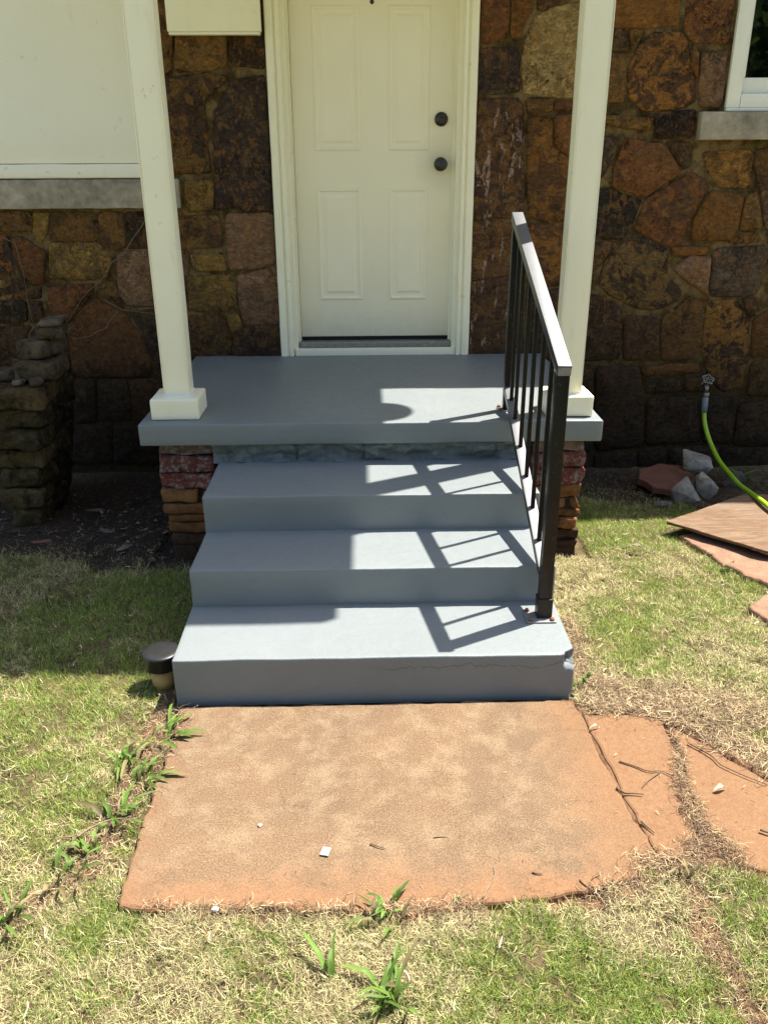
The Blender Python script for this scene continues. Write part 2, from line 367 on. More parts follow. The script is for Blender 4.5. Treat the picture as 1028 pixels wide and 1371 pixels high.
MAT = dict(
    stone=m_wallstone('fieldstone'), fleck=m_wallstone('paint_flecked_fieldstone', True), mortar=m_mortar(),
    cream=m_paint('cream_trim_paint', (.86, .815, .61), (.74, .68, .49), .42, .3, .22),
    door=m_door(),
    white=m_paint('white_frame_paint', (.80, .79, .70), (.60, .58, .50), .5, .3, .3),
    board=m_paint('board_paint', (.84, .80, .65), (.76, .73, .58), .6, .2, .25),
    steps=m_steps('blue_grey_step_paint'), stepc=m_steps('blue_grey_cracked_paint', True),
    band=m_simple('painted_rough_mortar', (.115, .132, .128), .5, 26, .6, 1, .010),
    sill=m_simple('stone_sill', (.29, .25, .19), .7, 5, .9, .35, .002),
    rail=m_rail(), railt=m_railtop(), rock=m_objcol('loose_rock'), mossrock=m_objcol('mossy_stone', .75, 16, .9, .016, (.13,.10,.06), .45), pier=m_objcol('pier_brick', .4, 24, .92, .008, (.42,.38,.34), .0),
    pierp=m_objcol('painted_pier_brick', .4, 24, .92, .008, (.24,.215,.20), .75),
    slab=m_slab(), ground=m_attr('soil', .97, 0, True), blade=m_attr('grass_blade', .6, .3), litter=m_attr('dead_leaf', .85, .1),
    black=m_simple('black_plastic', (.016,.016,.016), .3, 30, .35, .1, .001, .5), knob=m_simple('black_knob_metal', (.02,.016,.013), .2, 40, .33, .05, .001, .5),
    brass=m_simple('pewter', (.09,.07,.05), .2, 40, .35, .05, .001, .5, .8),
    alu=m_simple('threshold_metal', (.23,.22,.19), .35, 40, .45, .3, .001, .5, .3), gap=m_simple('gap_black', (.012,.011,.01), .2, 30, .8, .1),
    plate=m_simple('painted_plate', (.19,.19,.18), .35, 90, .5, .5, .002), rust=m_simple('rusty_bolt', (.19,.085,.04), .5, 120, .9, .8, .002),
    silver=m_simple('tarnished_metal', (.20,.19,.17), .35, 80, .35, .4, .001, .5, .85), hose=m_simple('lime_hose', (.27,.46,.02), .1, 30, .42, .15, .001, .5),
    sleeve=m_simple('grey_sleeve', (.16,.20,.25), .15, 60, .5, .2, .001), tan=m_simple('tan_pipe', (.42,.27,.10), .25, 30, .6, .2, .002),
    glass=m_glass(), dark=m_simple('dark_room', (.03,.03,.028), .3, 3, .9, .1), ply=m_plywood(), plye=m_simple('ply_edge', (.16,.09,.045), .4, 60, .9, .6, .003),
    flag=m_simple('red_flagstone', (.22,.125,.075), .35, 14, .9, 1, .010), redst=m_simple('red_sandstone', (.13,.055,.033), .35, 18, .9, .8, .006),
    twig=m_simple('dry_twig', (.13,.085,.05), .4, 80, .9, .6, .002), vine=m_simple('dead_vine', (.20,.15,.09), .3, 80, .9, .4, .001),
    cable=m_simple('black_cable', (.015,.015,.015), .2, 80, .5, .2, .001), leafg=m_attr('weed_leaf', .5, .35),
    shingle=m_simple('roof_shingle', (.10,.09,.08), .3, 40, .9, .6, .004), foil=m_simple('foil_scrap', (.5,.55,.58), .2, 60, .3, .4, .002, .5, .5),
    bark=m_simple('bark', (.09,.065,.045), .4, 20, .95, 1, .02), pebble=m_simple('pale_pebble', (.6,.58,.52), .2, 60, .8, .3, .002),
)

# ---------------------------------------------------------------- terrain
SLAB1 = [(0.036,-.012),(1.292,-.012),(1.300,-.09),(1.322,-.40),(1.352,-.690),(1.27,-.745),(1.178,-.772),(1.08,-.79),(.994,-.80),(.85,-.815),(.711,-.828),(.52,-.815),(.311,-.802),(.12,-.796),(.036,-.794),(.034,-.52),(.04,-.25)]
SLAB2 = [(1.305,-.085),(1.40,-.086),(1.50,-.090),(1.552,-.13),(1.538,-.29),(1.508,-.40),(1.478,-.505),(1.478,-.60),(1.44,-.68),(1.397,-.688),(1.357,-.69),(1.327,-.40)]
SLAB3 = [(1.568,-.150),(1.66,-.27),(1.752,-.40),(1.95,-.46),(2.3,-.56),(2.3,-.86),(1.9,-.80),(1.606,-.735),(1.545,-.70),(1.53,-.66),(1.515,-.505),(1.528,-.40),(1.552,-.29)]
STEPF = [(.015,0),(1.31,0),(1.31,1.06),(1.63,1.06),(1.63,2.4),(-.30,2.4),(-.30,1.06),(.015,1.06)]
PLY = [(2.028,1.283),(2.348,.951),(3.05,.72),(3.30,1.42),(2.55,1.62)]
FLAGS = [[(2.07,1.22),(2.20,1.25),(2.42,1.12),(2.60,.98),(2.52,.72),(2.30,.69),(2.19,.86),(2.13,1.03)],
         [(2.21,.66),(2.40,.68),(2.55,.60),(2.50,.42),(2.30,.38),(2.13,.43),(2.12,.56)]]
PILE = [(-1.25,1.45),(-.80,1.45),(-.72,2.3),(-1.25,2.3)]
HULL = [(1.29,-.07),(1.56,-.11),(1.68,-.24),(1.82,-.40),(2.3,-.5),(2.3,-.90),(1.6,-.755),(1.50,-.70),(1.33,-.72)]
def gh(x, y):                      # ground height
    x = np.asarray(x, float); y = np.asarray(y, float)
    t = np.clip((y-1.2)/1.1, 0, 1); h = -.015-.05*t*t*(3-2*t)
    h = h+.016*(vnoise(x,y,3.1,3)-.5)+.012*(vnoise(x,y,9,4)-.5)+.008*(vnoise(x,y,27,5)-.5)
    far = np.clip((np.hypot(x-.6, y)-3)/6, 0, 1)
    h = h*(1-far)-.03*far
    h = np.where(inpoly(x, y, HULL), -.005+.25*(h+.015), h)
    for P in (SLAB1, SLAB2, SLAB3): h = np.where(inpoly(x, y, P), -.035, h)
    u = np.clip((y+.085)/-.61, 0, 1); jd = np.abs(x-(1.301+.054*u)); h = np.where((jd < .012) & (y < -.06) & (y > -.70), -.008, h)
    return np.where(inpoly(x, y, STEPF), -.03, h)
n = 330
t = np.linspace(-1, 1, n); gx = .65+np.sinh(t*4.6)/np.sinh(4.6)*90; gy = .4+np.sinh(t*4.6)/np.sinh(4.6)*90
t2 = np.linspace(-1.0, 1.0, n)
gx = .75+1.75*t2+88*np.sign(t2)*np.clip((abs(t2)-.78)/.22, 0, 1)**3; gy = .45+1.95*t2+88*np.sign(t2)*np.clip((abs(t2)-.88)/.12, 0, 1)**3
GX, GY = np.meshgrid(gx, gy); GZ = gh(GX.ravel(), GY.ravel())
def dirtmask(x, y):                # 1 = bare soil
    nn = .10*(vnoise(x,y,6,8)-.5)+.06*(vnoise(x,y,18,9)-.5)
    L = np.clip((y+nn-(1.06+.10*np.sin(x*5)))/.06, 0, 1)*(x < .2)
    Rr = np.clip((y+nn*1.4-(1.72-.25*np.clip(x-2.0,0,1)))/.08, 0, 1)*(x > 1.3)
    Rr = np.maximum(Rr, (x > 2.30)*(y > 1.2)*1.0)
    def seg(ax, ay, bx, by, w):
        u = np.clip(((x-ax)*(bx-ax)+(y-ay)*(by-ay))/((bx-ax)**2+(by-ay)**2), 0, 1)
        return np.clip((w-np.hypot(x-ax-u*(bx-ax), y-ay-u*(by-ay))+nn*.55)/.03, 0, 1)
    m = np.maximum(L, Rr)
    for s in [(.0,.0,-.04,-.5,.045), (-.04,-.5,-.09,-.70,.05), (-.09,-.70,-.22,-.82,.05), (0,.0,.0,.25,.05),
              (1.40,-.74,1.395,-.86,.018), (1.395,-.86,1.41,-.97,.022), (1.41,-.97,1.45,-1.2,.028),
              (.0,-.80,.75,-.84,.012), (.7,-.835,1.2,-.79,.022), (1.2,-.79,1.35,-.715,.02), (1.301,-.07,1.355,-.69,.022), (1.31,-.04,1.60,-.12,.025), (1.60,-.12,1.80,-.36,.03)]:
        m = np.maximum(m, seg(*s))
    m = np.maximum(m, inpoly(x, y, HULL)*1.0)
    return m
gm = mesh('ground', np.c_[GX.ravel(), GY.ravel(), GZ], [(j*n+i, j*n+i+1, (j+1)*n+i+1, (j+1)*n+i) for j in range(n-1) for i in range(n-1)], True)
ca = gm.color_attributes.new('Col', 'FLOAT_COLOR', 'POINT')
X, Y = GX.ravel(), GY.ravel(); dm = dirtmask(X, Y); vv = vnoise(X, Y, 7, 21)
thatch = np.array([.12,.090,.042]); red = np.array([.21,.115,.060]); humus = np.array([.045,.032,.022])
soil = np.where(((Y > .95) | (X > 2.0))[:,None], humus*(.6+.8*vv[:,None]), red*(.45+.8*vv[:,None]))
col = thatch*(.6+.7*vv[:,None])*(1-dm[:,None])+soil*dm[:,None]
far = np.clip((np.hypot(X-.6, Y)-2.6)/2, 0, 1)[:,None]; col = col*(1-far)+np.array([.26,.25,.10])*far
ca.data.foreach_set('color', np.c_[col, np.ones(len(col))].astype('f').ravel())
put('ground', gm, MAT['ground'], kind='structure')['label'] = 'dry lawn soil with bare reddish dirt'

# ---------------------------------------------------------------- stained slabs
path = empty('path', (0,0,0), 'red stained concrete slabs in front of the steps', kind='structure')
def resample(P, step, jit, seed):
    out = []
    for i in range(len(P)):
        a, b = Vector(P[i]), Vector(P[(i+1) % len(P)]); k = max(1, int((b-a).length/step))
        for q in range(k):
            p = a.lerp(b, q/k); d = (b-a).normalized(); nn = Vector((d.y, -d.x))
            out.append(p+nn*jit*(noise.noise(Vector((p.x*14, p.y*14, seed)))+.5*noise.noise(Vector((p.x*50, p.y*50, seed)))))
    return out
def slab(name, P, top, th, mat, parent, jit=.008, r=.008, step=.02, seed=0, tilt=(0,0), wav=.0015):
    O = resample(P, step, jit, seed); nO = len(O)
    ar = sum(O[i].x*O[(i+1)%nO].y-O[(i+1)%nO].x*O[i].y for i in range(nO))
    if ar < 0: O = O[::-1]
    def ring(d, z):
        res = []
        for i in range(nO):
            tt = (O[(i+1)%nO]-O[i-1]).normalized(); nn = Vector((-tt.y, tt.x)); p = O[i]+nn*d
            res.append(Vector((p.x, p.y, z+tilt[0]*(p.x-P[0][0])+tilt[1]*(p.y-P[0][1])+wav*noise.noise(Vector((p.x*8,p.y*8,seed+3))))))
        return res
    rings = [ring(0, top-th), ring(0, top-r), ring(r*.35, top-r*.3), ring(r, top)]
    vs = [v for q in rings for v in q]; fs = []
    for k in range(3):
        for i in range(nO):
            a = k*nO+i; b = k*nO+(i+1) % nO; fs.append((a, b, b+nO, a+nO))
    fs.append(tuple(range(3*nO, 4*nO))); fs.append(tuple(range(nO))[::-1])
    me = mesh(name, vs, fs)
    bm = bmesh.new(); bm.from_mesh(me); bmesh.ops.triangulate(bm, faces=[f for f in bm.faces if len(f.verts) > 4]); bm.to_mesh(me); bm.free()
    return put(name, me, mat, parent)
slab('slab', SLAB1, .0, .05, MAT['slab'], path, .013, seed=1)
slab('slab', SLAB2, -.002, .05, MAT['slab'], path, .010, seed=2)
slab('slab', SLAB3, -.004, .05, MAT['slab'], path, .010, seed=3)

# ---------------------------------------------------------------- house
house = empty('stone_house', (0.7, 2.38, 0), 'fieldstone house wall with cream front door and cream trim above the blue-grey steps', 'house')
wall_y = 2.375
def quadbox(boxes):
    vs, fs = [], []
    for b in boxes:
        v, f = gbox(*b, step=5, r=0); k = len(vs); vs += v; fs += [tuple(i+k for i in q) for q in f]
    return vs, fs
wv, wf = quadbox([(-4, .185, wall_y, 2.60, -.35, 2.78), (1.21, 2.50, wall_y, 2.60, -.35, 2.78), (2.50, 3.50, wall_y, 2.60, -.35, 1.90),
                  (3.50, 6, wall_y, 2.60, -.35, 2.78), (.185, 1.21, wall_y, 2.60, 2.752, 2.78), (-4, 6, 2.602, 7, 2.0, 2.78), (-4, 2.2, 2.602, 7, -.3, 1.998), (4.2, 6, 2.602, 7, -.3, 1.998), (2.2, 4.2, 4.6, 7, -.3, 1.998)])
wv, wf = quadbox([(-4, .185, wall_y, 2.60, -.35, 2.78), (1.21, 2.50, wall_y, 2.60, -.35, 2.78), (2.50, 3.50, wall_y, 2.60, -.35, 1.90),
                  (3.50, 6, wall_y, 2.60, -.35, 2.78), (.185, 1.21, wall_y, 2.60, 2.752, 2.78), (.185, 1.21, 2.48, 2.60, -.35, 2.75)])
wall = put('wall', local(house, mesh('wall', wv, wf)), MAT['mortar'], house)
rm, rf = quadbox([(2.3, 3.7, 3.6, 3.65, .8, 2.76), (2.25, 2.3, 2.601, 3.65, .8, 2.76), (3.7, 3.75, 2.601, 3.65, .8, 2.76), (2.3, 3.7, 2.601, 3.6, .75, .8)])
put('room', local(house, mesh('room', rm, rf)), MAT['dark'], house)

PAL = dict(b=(.120,.062,.018), d=(.048,.027,.013), m=(.017,.014,.009), k=(.040,.027,.020), o=(.165,.070,.016), O=(.27,.13,.028), y=(.175,.105,.026),  # m: near-black stones, mostly low, with the recess shade in their colour
           Y=(.30,.205,.080), r=(.13,.050,.017), p=(.17,.095,.052), P=(.10,.072,.048), Q=(.10,.062,.022), w=(.105,.052,.022))
STONES=[
('b',0.4,[(-1.243,1.277),(-1.073,1.28),(-1.067,1.368),(-1.227,1.369)]),
('y',0.2,[(-1.072,1.265),(-1.038,1.213),(-1.005,1.272),(-0.976,1.36),(-1.056,1.361)]),
('b',0.5,[(-0.99,1.224),(-0.741,1.226),(-0.731,1.362),(-0.96,1.364)]),
('b',0.5,[(-0.726,1.226),(-0.677,1.184),(-0.605,1.195),(-0.597,1.362),(-0.719,1.362)]),
('d',0.6,[(-0.599,1.188),(-0.419,1.19),(-0.408,1.36),(-0.585,1.361)]),
('r',0.3,[(-1.186,1.162),(-1.164,1.063),(-1.094,1.008),(-1.054,1.016),(-1.029,1.172),(-1.133,1.243),(-1.188,1.24)]),
('y',0.55,[(-1.019,1.035),(-0.752,1.033),(-0.727,1.04),(-0.684,1.128),(-0.716,1.185),(-0.766,1.215),(-0.991,1.213)]),
('p',0.35,[(-0.668,0.947),(-0.626,0.895),(-0.419,0.889),(-0.405,1.171),(-0.649,1.162)]),
('d',0.5,[(-1.383,0.937),(-1.16,0.947),(-1.157,1.055),(-1.213,1.229),(-1.329,1.23)]),
('d',0.4,[(-1.154,0.935),(-1.09,0.938),(-1.077,0.993),(-1.151,1.001)]),
('m',0.5,[(-1.408,0.802),(-1.182,0.812),(-1.172,0.919),(-1.386,0.921)]),
('d',0.4,[(-1.158,0.812),(-1.097,0.82),(-1.086,0.915),(-1.149,0.919)]),
('r',0.4,[(-1.045,0.899),(-1.011,0.779),(-0.958,0.81),(-0.819,0.944),(-0.795,1.006),(-1.035,0.988)]),
('b',0.4,[(-0.764,0.943),(-0.652,0.879),(-0.67,0.927),(-0.682,1.021),(-0.763,1.01)]),
('r',0.25,[(-0.97,0.511),(-0.558,0.502),(-0.547,0.569),(-0.575,0.718),(-0.655,0.856),(-0.787,0.92),(-0.841,0.901),(-0.97,0.734)]),
('k',0.5,[(-0.564,0.738),(-0.531,0.603),(-0.528,0.481),(-0.383,0.475),(-0.357,0.865),(-0.631,0.859)]),
('r',0.4,[(-0.646,0.245),(-0.409,0.251),(-0.398,0.45),(-0.544,0.485),(-0.673,0.478)]),
('d',0.4,[(-1.458,0.537),(-1.271,0.577),(-1.238,0.671),(-1.163,0.784),(-1.411,0.786)]),
('k',0.4,[(-0.872,0.256),(-0.691,0.254),(-0.689,0.483),(-0.846,0.484)]),
('m',0.4,[(-1.004,0.244),(-0.887,0.243),(-0.857,0.489),(-0.969,0.49)]),
('m',0.5,[(-1.044,-0.002),(-0.822,-0.005),(-0.799,0.238),(-1.011,0.227)]),
('m',0.5,[(-0.813,-0.005),(-0.551,-0.008),(-0.524,0.239),(-0.783,0.233)]),
('m',0.5,[(-0.534,-0.009),(-0.227,-0.013),(-0.206,0.244),(-0.507,0.238)]),
('m',0.4,[(-1.51,0.255),(-1.298,0.27),(-1.274,0.556),(-1.461,0.52)]),
('m',0.4,[(-1.285,0.252),(-1.016,0.249),(-0.979,0.502),(-0.981,0.762),(-1.158,0.764),(-1.24,0.568)]),
('m',0.5,[(-1.561,-0.018),(-1.262,-0.022),(-1.219,0.242),(-1.514,0.237)]),
('m',0.5,[(-1.249,-0.022),(-1.056,-0.02),(-1.019,0.231),(-1.208,0.234)]),
('b',0.5,[(-0.373,1.994),(-0.278,2.003),(-0.266,2.157),(-0.272,2.372),(-0.332,2.373)]),
('b',0.45,[(-0.26,2.006),(-0.091,2.019),(-0.014,2.038),(-0.006,2.188),(-0.238,2.188)]),
('d',0.3,[(0.003,2.061),(0.026,2.038),(0.17,2.022),(0.173,2.187),(0.012,2.188)]),
('b',0.75,[(-0.478,1.554),(-0.127,1.553),(-0.135,1.678),(-0.137,1.831),(-0.126,1.911),(-0.038,1.954),(-0.014,1.986),(-0.118,2.003),(-0.167,1.99),(-0.43,1.977)]),
('k',0.8,[(-0.044,1.888),(-0.089,1.824),(-0.11,1.521),(-0.115,1.373),(-0.006,1.391),(0.039,1.365),(0.171,1.372),(0.172,1.864),(0.169,1.989),(0.01,1.967)]),
('y',0.3,[(-0.269,1.367),(-0.13,1.381),(-0.122,1.514),(-0.263,1.511)]),
('b',0.6,[(-0.388,1.19),(-0.314,1.186),(-0.102,1.192),(-0.109,1.344),(-0.38,1.338)]),
('p',0.2,[(-0.068,1.078),(0.039,1.077),(0.172,1.107),(0.17,1.353),(-0.066,1.351)]),
('y',0.5,[(-0.25,1.071),(-0.088,1.07),(-0.101,1.158),(-0.266,1.151)]),
('p',0.3,[(-0.396,1.038),(-0.296,1.041),(-0.28,1.17),(-0.39,1.171)]),
('y',0.5,[(-0.309,0.869),(-0.096,0.859),(-0.048,0.906),(-0.048,0.961),(-0.058,1.043),(-0.288,1.041)]),
('p',0.45,[(-0.029,0.898),(-0.012,0.786),(0.178,0.784),(0.183,0.94),(0.178,1.084),(0.037,1.05),(-0.027,1.039)]),
('b',0.6,[(-0.318,0.596),(-0.104,0.594),(-0.089,0.742),(-0.115,0.823),(-0.312,0.837)]),
('y',0.3,[(-0.077,0.738),(-0.028,0.79),(-0.053,0.847),(-0.099,0.823)]),
('d',0.45,[(-0.087,0.594),(0.181,0.591),(0.177,0.764),(-0.022,0.758),(-0.074,0.722)]),
('b',0.4,[(-0.43,0.858),(-0.33,0.857),(-0.314,1.022),(-0.413,1.022)]),
('d',0.4,[(-0.457,0.602),(-0.334,0.601),(-0.331,0.841),(-0.432,0.842)]),
('r',0.35,[(1.231,2.132),(1.329,2.141),(1.352,2.179),(1.346,2.372),(1.221,2.372)]),
('o',0.3,[(1.369,2.202),(1.375,2.154),(1.412,2.154),(1.443,2.233),(1.466,2.273),(1.463,2.372),(1.374,2.372)]),
('d',0.4,[(1.495,2.27),(1.559,2.283),(1.593,2.304),(1.588,2.372),(1.485,2.372)]),
('Y',0.25,[(1.449,2.148),(1.436,2.061),(1.452,1.903),(1.685,1.893),(1.706,1.909),(1.747,2.122),(1.734,2.304),(1.563,2.273),(1.483,2.236)]),
('k',0.6,[(1.221,1.911),(1.311,1.91),(1.425,1.923),(1.416,2.074),(1.396,2.103),(1.257,2.106),(1.214,2.09)]),
('w',0.7,[(1.213,1.325),(1.483,1.331),(1.442,1.883),(1.219,1.881)]),
('b',0.4,[(1.473,1.816),(1.592,1.829),(1.595,1.886),(1.462,1.877)]),
('r',0.3,[(1.61,1.836),(1.787,1.835),(1.784,1.876),(1.611,1.873)]),
('o',0.6,[(1.507,1.331),(1.639,1.297),(1.714,1.341),(1.705,1.597),(1.612,1.664),(1.594,1.802),(1.474,1.799)]),
('r',0.35,[(1.623,1.671),(1.715,1.615),(1.8,1.611),(1.789,1.815),(1.613,1.805)]),
('w',0.45,[(1.212,1.006),(1.256,1.014),(1.496,1.047),(1.482,1.287),(1.284,1.314),(1.21,1.303)]),
('w',0.6,[(1.215,0.585),(1.516,0.582),(1.497,1.027),(1.337,1.017),(1.209,0.991)]),
('o',0.65,[(1.523,1.012),(1.622,0.972),(1.815,0.994),(1.797,1.3),(1.513,1.29)]),
('d',0.4,[(1.541,0.582),(1.818,0.579),(1.817,0.97),(1.624,0.948),(1.524,0.984)]),
('o',0.25,[(1.791,2.198),(2.039,2.194),(2.18,2.207),(2.16,2.356),(1.776,2.357)]),
('r',0.55,[(2.218,2.191),(2.259,2.134),(2.433,2.13),(2.438,2.356),(2.21,2.356)]),
('d',0.4,[(1.775,2.096),(1.947,2.095),(1.93,2.185),(1.774,2.185)]),
('b',0.4,[(1.967,2.089),(1.985,2.124),(2.011,2.182),(1.949,2.182)]),
('o',0.75,[(2.001,2.108),(1.962,2.031),(1.965,1.935),(1.982,1.885),(2.059,1.834),(2.254,1.844),(2.306,1.877),(2.298,1.961),(2.259,2.03),(2.243,2.121),(2.195,2.175),(2.067,2.169)]),
('b',0.4,[(1.783,1.879),(1.945,1.872),(1.947,1.925),(1.935,2.076),(1.772,2.08)]),
('p',0.5,[(2.332,1.85),(2.442,1.85),(2.435,2.091),(2.311,2.082)]),
('o',0.4,[(2.269,2.036),(2.304,1.974),(2.296,2.082),(2.261,2.121)]),
('b',0.5,[(1.773,1.788),(1.977,1.749),(2.092,1.742),(2.105,1.797),(1.771,1.811)]),
('d',0.6,[(2.127,1.707),(2.273,1.7),(2.317,1.714),(2.316,1.83),(2.117,1.817)]),
('r',0.3,[(1.933,1.554),(1.945,1.475),(2.106,1.427),(2.282,1.545),(2.169,1.676),(2.115,1.676),(1.982,1.704)]),
('k',0.6,[(1.797,1.511),(1.877,1.525),(1.925,1.624),(1.933,1.701),(1.779,1.716)]),
('d',0.5,[(2.292,1.563),(2.329,1.577),(2.315,1.679),(2.191,1.686)]),
('m',0.3,[(1.821,1.247),(2.007,1.212),(2.055,1.291),(2.089,1.409),(1.939,1.457),(1.803,1.454)]),
('r',0.55,[(2.073,1.264),(2.17,1.218),(2.279,1.176),(2.328,1.202),(2.354,1.304),(2.426,1.465),(2.409,1.501),(2.337,1.541),(2.116,1.408)]),
('O',0.5,[(2.415,1.566),(2.483,1.476),(2.645,1.467),(2.635,1.646),(2.386,1.633)]),
('o',0.25,[(2.382,1.303),(2.387,1.209),(2.58,1.208),(2.612,1.257),(2.624,1.428),(2.452,1.45)]),
('b',0.3,[(2.635,1.261),(2.746,1.268),(2.693,1.442),(2.641,1.42)]),
('p',0.6,[(2.765,1.271),(2.867,1.263),(2.81,1.535),(2.7,1.518)]),
('b',0.5,[(2.692,1.471),(2.814,1.557),(2.797,1.649),(2.651,1.646)]),
('b',0.2,[(2.582,1.193),(2.746,1.196),(2.734,1.245),(2.59,1.242)]),
('o',0.3,[(2.302,1.126),(2.47,1.136),(2.473,1.171),(2.288,1.172)]),
('p',0.15,[(2.365,1.017),(2.514,0.917),(2.5,0.953),(2.497,1.117),(2.383,1.122),(2.302,1.06)]),
('P',0.5,[(2.522,0.949),(2.547,0.917),(2.773,0.919),(2.801,1.115),(2.794,1.176),(2.511,1.159)]),
('Q',0.8,[(1.938,1.102),(1.9,0.993),(1.98,0.925),(2.144,0.852),(2.247,0.851),(2.356,0.902),(2.362,0.95),(2.271,1.022),(2.261,1.161),(2.13,1.219),(2.05,1.219)]),
('d',0.5,[(1.83,1.056),(1.874,1.056),(1.918,1.11),(1.989,1.193),(1.823,1.224)]),
('d',0.5,[(1.84,0.567),(2.065,0.581),(2.046,0.849),(1.937,0.914),(1.828,0.938)]),
('d',0.4,[(2.087,0.572),(2.281,0.571),(2.253,0.799),(2.07,0.816)]),
('b',0.45,[(2.298,0.57),(2.475,0.577),(2.497,0.657),(2.49,0.881),(2.403,0.914),(2.386,0.89),(2.279,0.794)]),
('O',0.9,[(2.521,0.78),(2.521,0.635),(2.588,0.465),(2.673,0.382),(2.79,0.407),(2.785,0.57),(2.759,0.778),(2.684,0.884),(2.519,0.885)]),
('d',0.4,[(2.762,0.806),(2.786,0.814),(2.779,0.903),(2.706,0.896)]),
('o',0.3,[(2.809,0.574),(2.992,0.618),(2.943,0.89),(2.787,0.786)]),
('b',0.4,[(2.828,0.359),(3.04,0.356),(2.998,0.585),(2.814,0.544)]),
('o',0.3,[(2.208,0.478),(2.524,0.5),(2.508,0.547),(2.193,0.533)]),
('d',0.4,[(2.245,0.374),(2.445,0.389),(2.431,0.458),(2.219,0.456)]),
('b',0.3,[(2.466,0.389),(2.57,0.388),(2.55,0.461),(2.461,0.458)]),
('d',0.5,[(1.977,0.042),(2.255,0.066),(2.213,0.361),(2.181,0.529),(1.94,0.532)]),
('d',0.4,[(1.863,0.043),(1.959,0.042),(1.919,0.523),(1.821,0.537)]),
('k',0.5,[(2.272,0.07),(2.577,0.094),(2.523,0.353),(2.249,0.348)]),
('m',0.4,[(2.605,0.084),(2.764,0.077),(2.762,0.342),(2.57,0.357)]),
('d',0.5,[(2.789,0.059),(3.093,0.064),(3.044,0.334),(2.785,0.306)]),
('m',0.4,[(1.998,-0.183),(2.24,-0.186),(2.215,0.029),(1.979,0.014)]),
('m',0.4,[(2.258,-0.187),(2.428,-0.189),(2.398,0.045),(2.233,0.029)]),
('m',0.4,[(2.446,-0.189),(2.734,-0.193),(2.697,0.055),(2.416,0.045)]),
('m',0.4,[(2.752,-0.193),(3.141,-0.199),(3.097,0.041),(2.717,0.041)]),
]

def wall_stone(key, amt, P, i):
    rd = random.Random(i*13+5)
    P = [Vector(p) for p in P]
    ar = sum(P[k].x*P[(k+1)%len(P)].y-P[(k+1)%len(P)].x*P[k].y for k in range(len(P)))
    if ar < 0: P = P[::-1]
    # two rounds of gentle corner cutting, then jitter
    Q = []
    for k in range(len(P)):
        a, b, c = P[k-1], P[k], P[(k+1) % len(P)]
        Q += [b.lerp(a, .07), b.lerp(c, .07)]
    O = []
    for k in range(len(Q)):
        a, b = Q[k], Q[(k+1) % len(Q)]; O.append(a)
        m = int((b-a).length/.05)
        for q in range(1, m+1): O.append(a.lerp(b, q/(m+1)))
    nO = len(O); c = sum(O, Vector((0,0)))/nO
    size = max((p-c).length for p in O)
    O = [p+(c-p)*(1/max(.01,(c-p).length))*(-.0085+.008*abs(noise.noise(Vector((p.x*22, p.y*22, i))))) for p in O]
    dep = rd.uniform(.006, .022)
    def ring(f, y, j):
        return [Vector((c.x+(p.x-c.x)*f, y+j*noise.noise(Vector((p.x*13*f+i, p.y*13*f, i*.7))), c.y+(p.y-c.y)*f)) for p in O]
    s = min(.94, 1-.006/size)
    rings = [ring(1, wall_y+.004, 0), ring(1.0, wall_y-dep*.55, .003), ring(s, wall_y-dep, .006), ring(.62, wall_y-dep-.002, .014), ring(.28, wall_y-dep-.002, .016)]
    vs = [v for q in rings for v in q]; fs = []
    K = len(rings)
    for k in range(K-1):
        for q in range(nO):
            a = k*nO+q; b = k*nO+(q+1) % nO; fs.append((a, b, b+nO, a+nO))
    vs.append(Vector((c.x, wall_y-dep-.004+.012*noise.noise(Vector((c.x*9,c.y*9,i))), c.y)))
    for q in range(nO): fs.append(((K-1)*nO+q, (K-1)*nO+(q+1) % nO, len(vs)-1))
    me = mesh('stone', vs, fs, True)
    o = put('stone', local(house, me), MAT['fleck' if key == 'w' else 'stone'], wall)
    o.location = (0,0,0)
    cc = PAL[key]; k = rd.uniform(.95, 1.5); o.color = (cc[0]*k, cc[1]*k, cc[2]*k, amt)
    return o
si = 0
for key, amt, P in STONES: wall_stone(key, amt, P, si); si += 1
def fill(x0, x1, z0, z1, keys):
    global si
    z = z0; rd = random.Random(int(x0*100)+3)
    while z < z1-.05:
        h = min(rd.uniform(.13, .26), z1-z); x = x0
        if z1-z-h < .07: h = z1-z
        while x < x1-.05:
            w = min(rd.uniform(.16, .42), x1-x)
            if x1-x-w < .1: w = x1-x
            j = lambda: rd.uniform(0, .016)
            P = [(x+.004+j(), z+.004+j()), (x+w-.004-j(), z+.004+j()), (x+w-.004-j(), z+h-.004-j()), (x+.004+j(), z+h-.004-j())]
            wall_stone(rd.choice(keys), .5, P, si); si += 1
            x += w
        z += h
fill(-2.9, -1.5, -.1, 1.37, 'bdrmk'); fill(-1.5, -1.20, .42, 1.37, 'bdry'); fill(3.08, 3.9, -.1, 1.68, 'bordyp'); fill(3.52, 4.2, 1.70, 2.7, 'bor')
fill(1.215, 2.44, 2.36, 2.74, 'bodyr'); fill(-.40, .18, 2.40, 2.74, 'bod')
fill(-.27, .17, -.1, .58, 'mdk'); fill(1.25, 1.50, .25, .57, 'mdk')

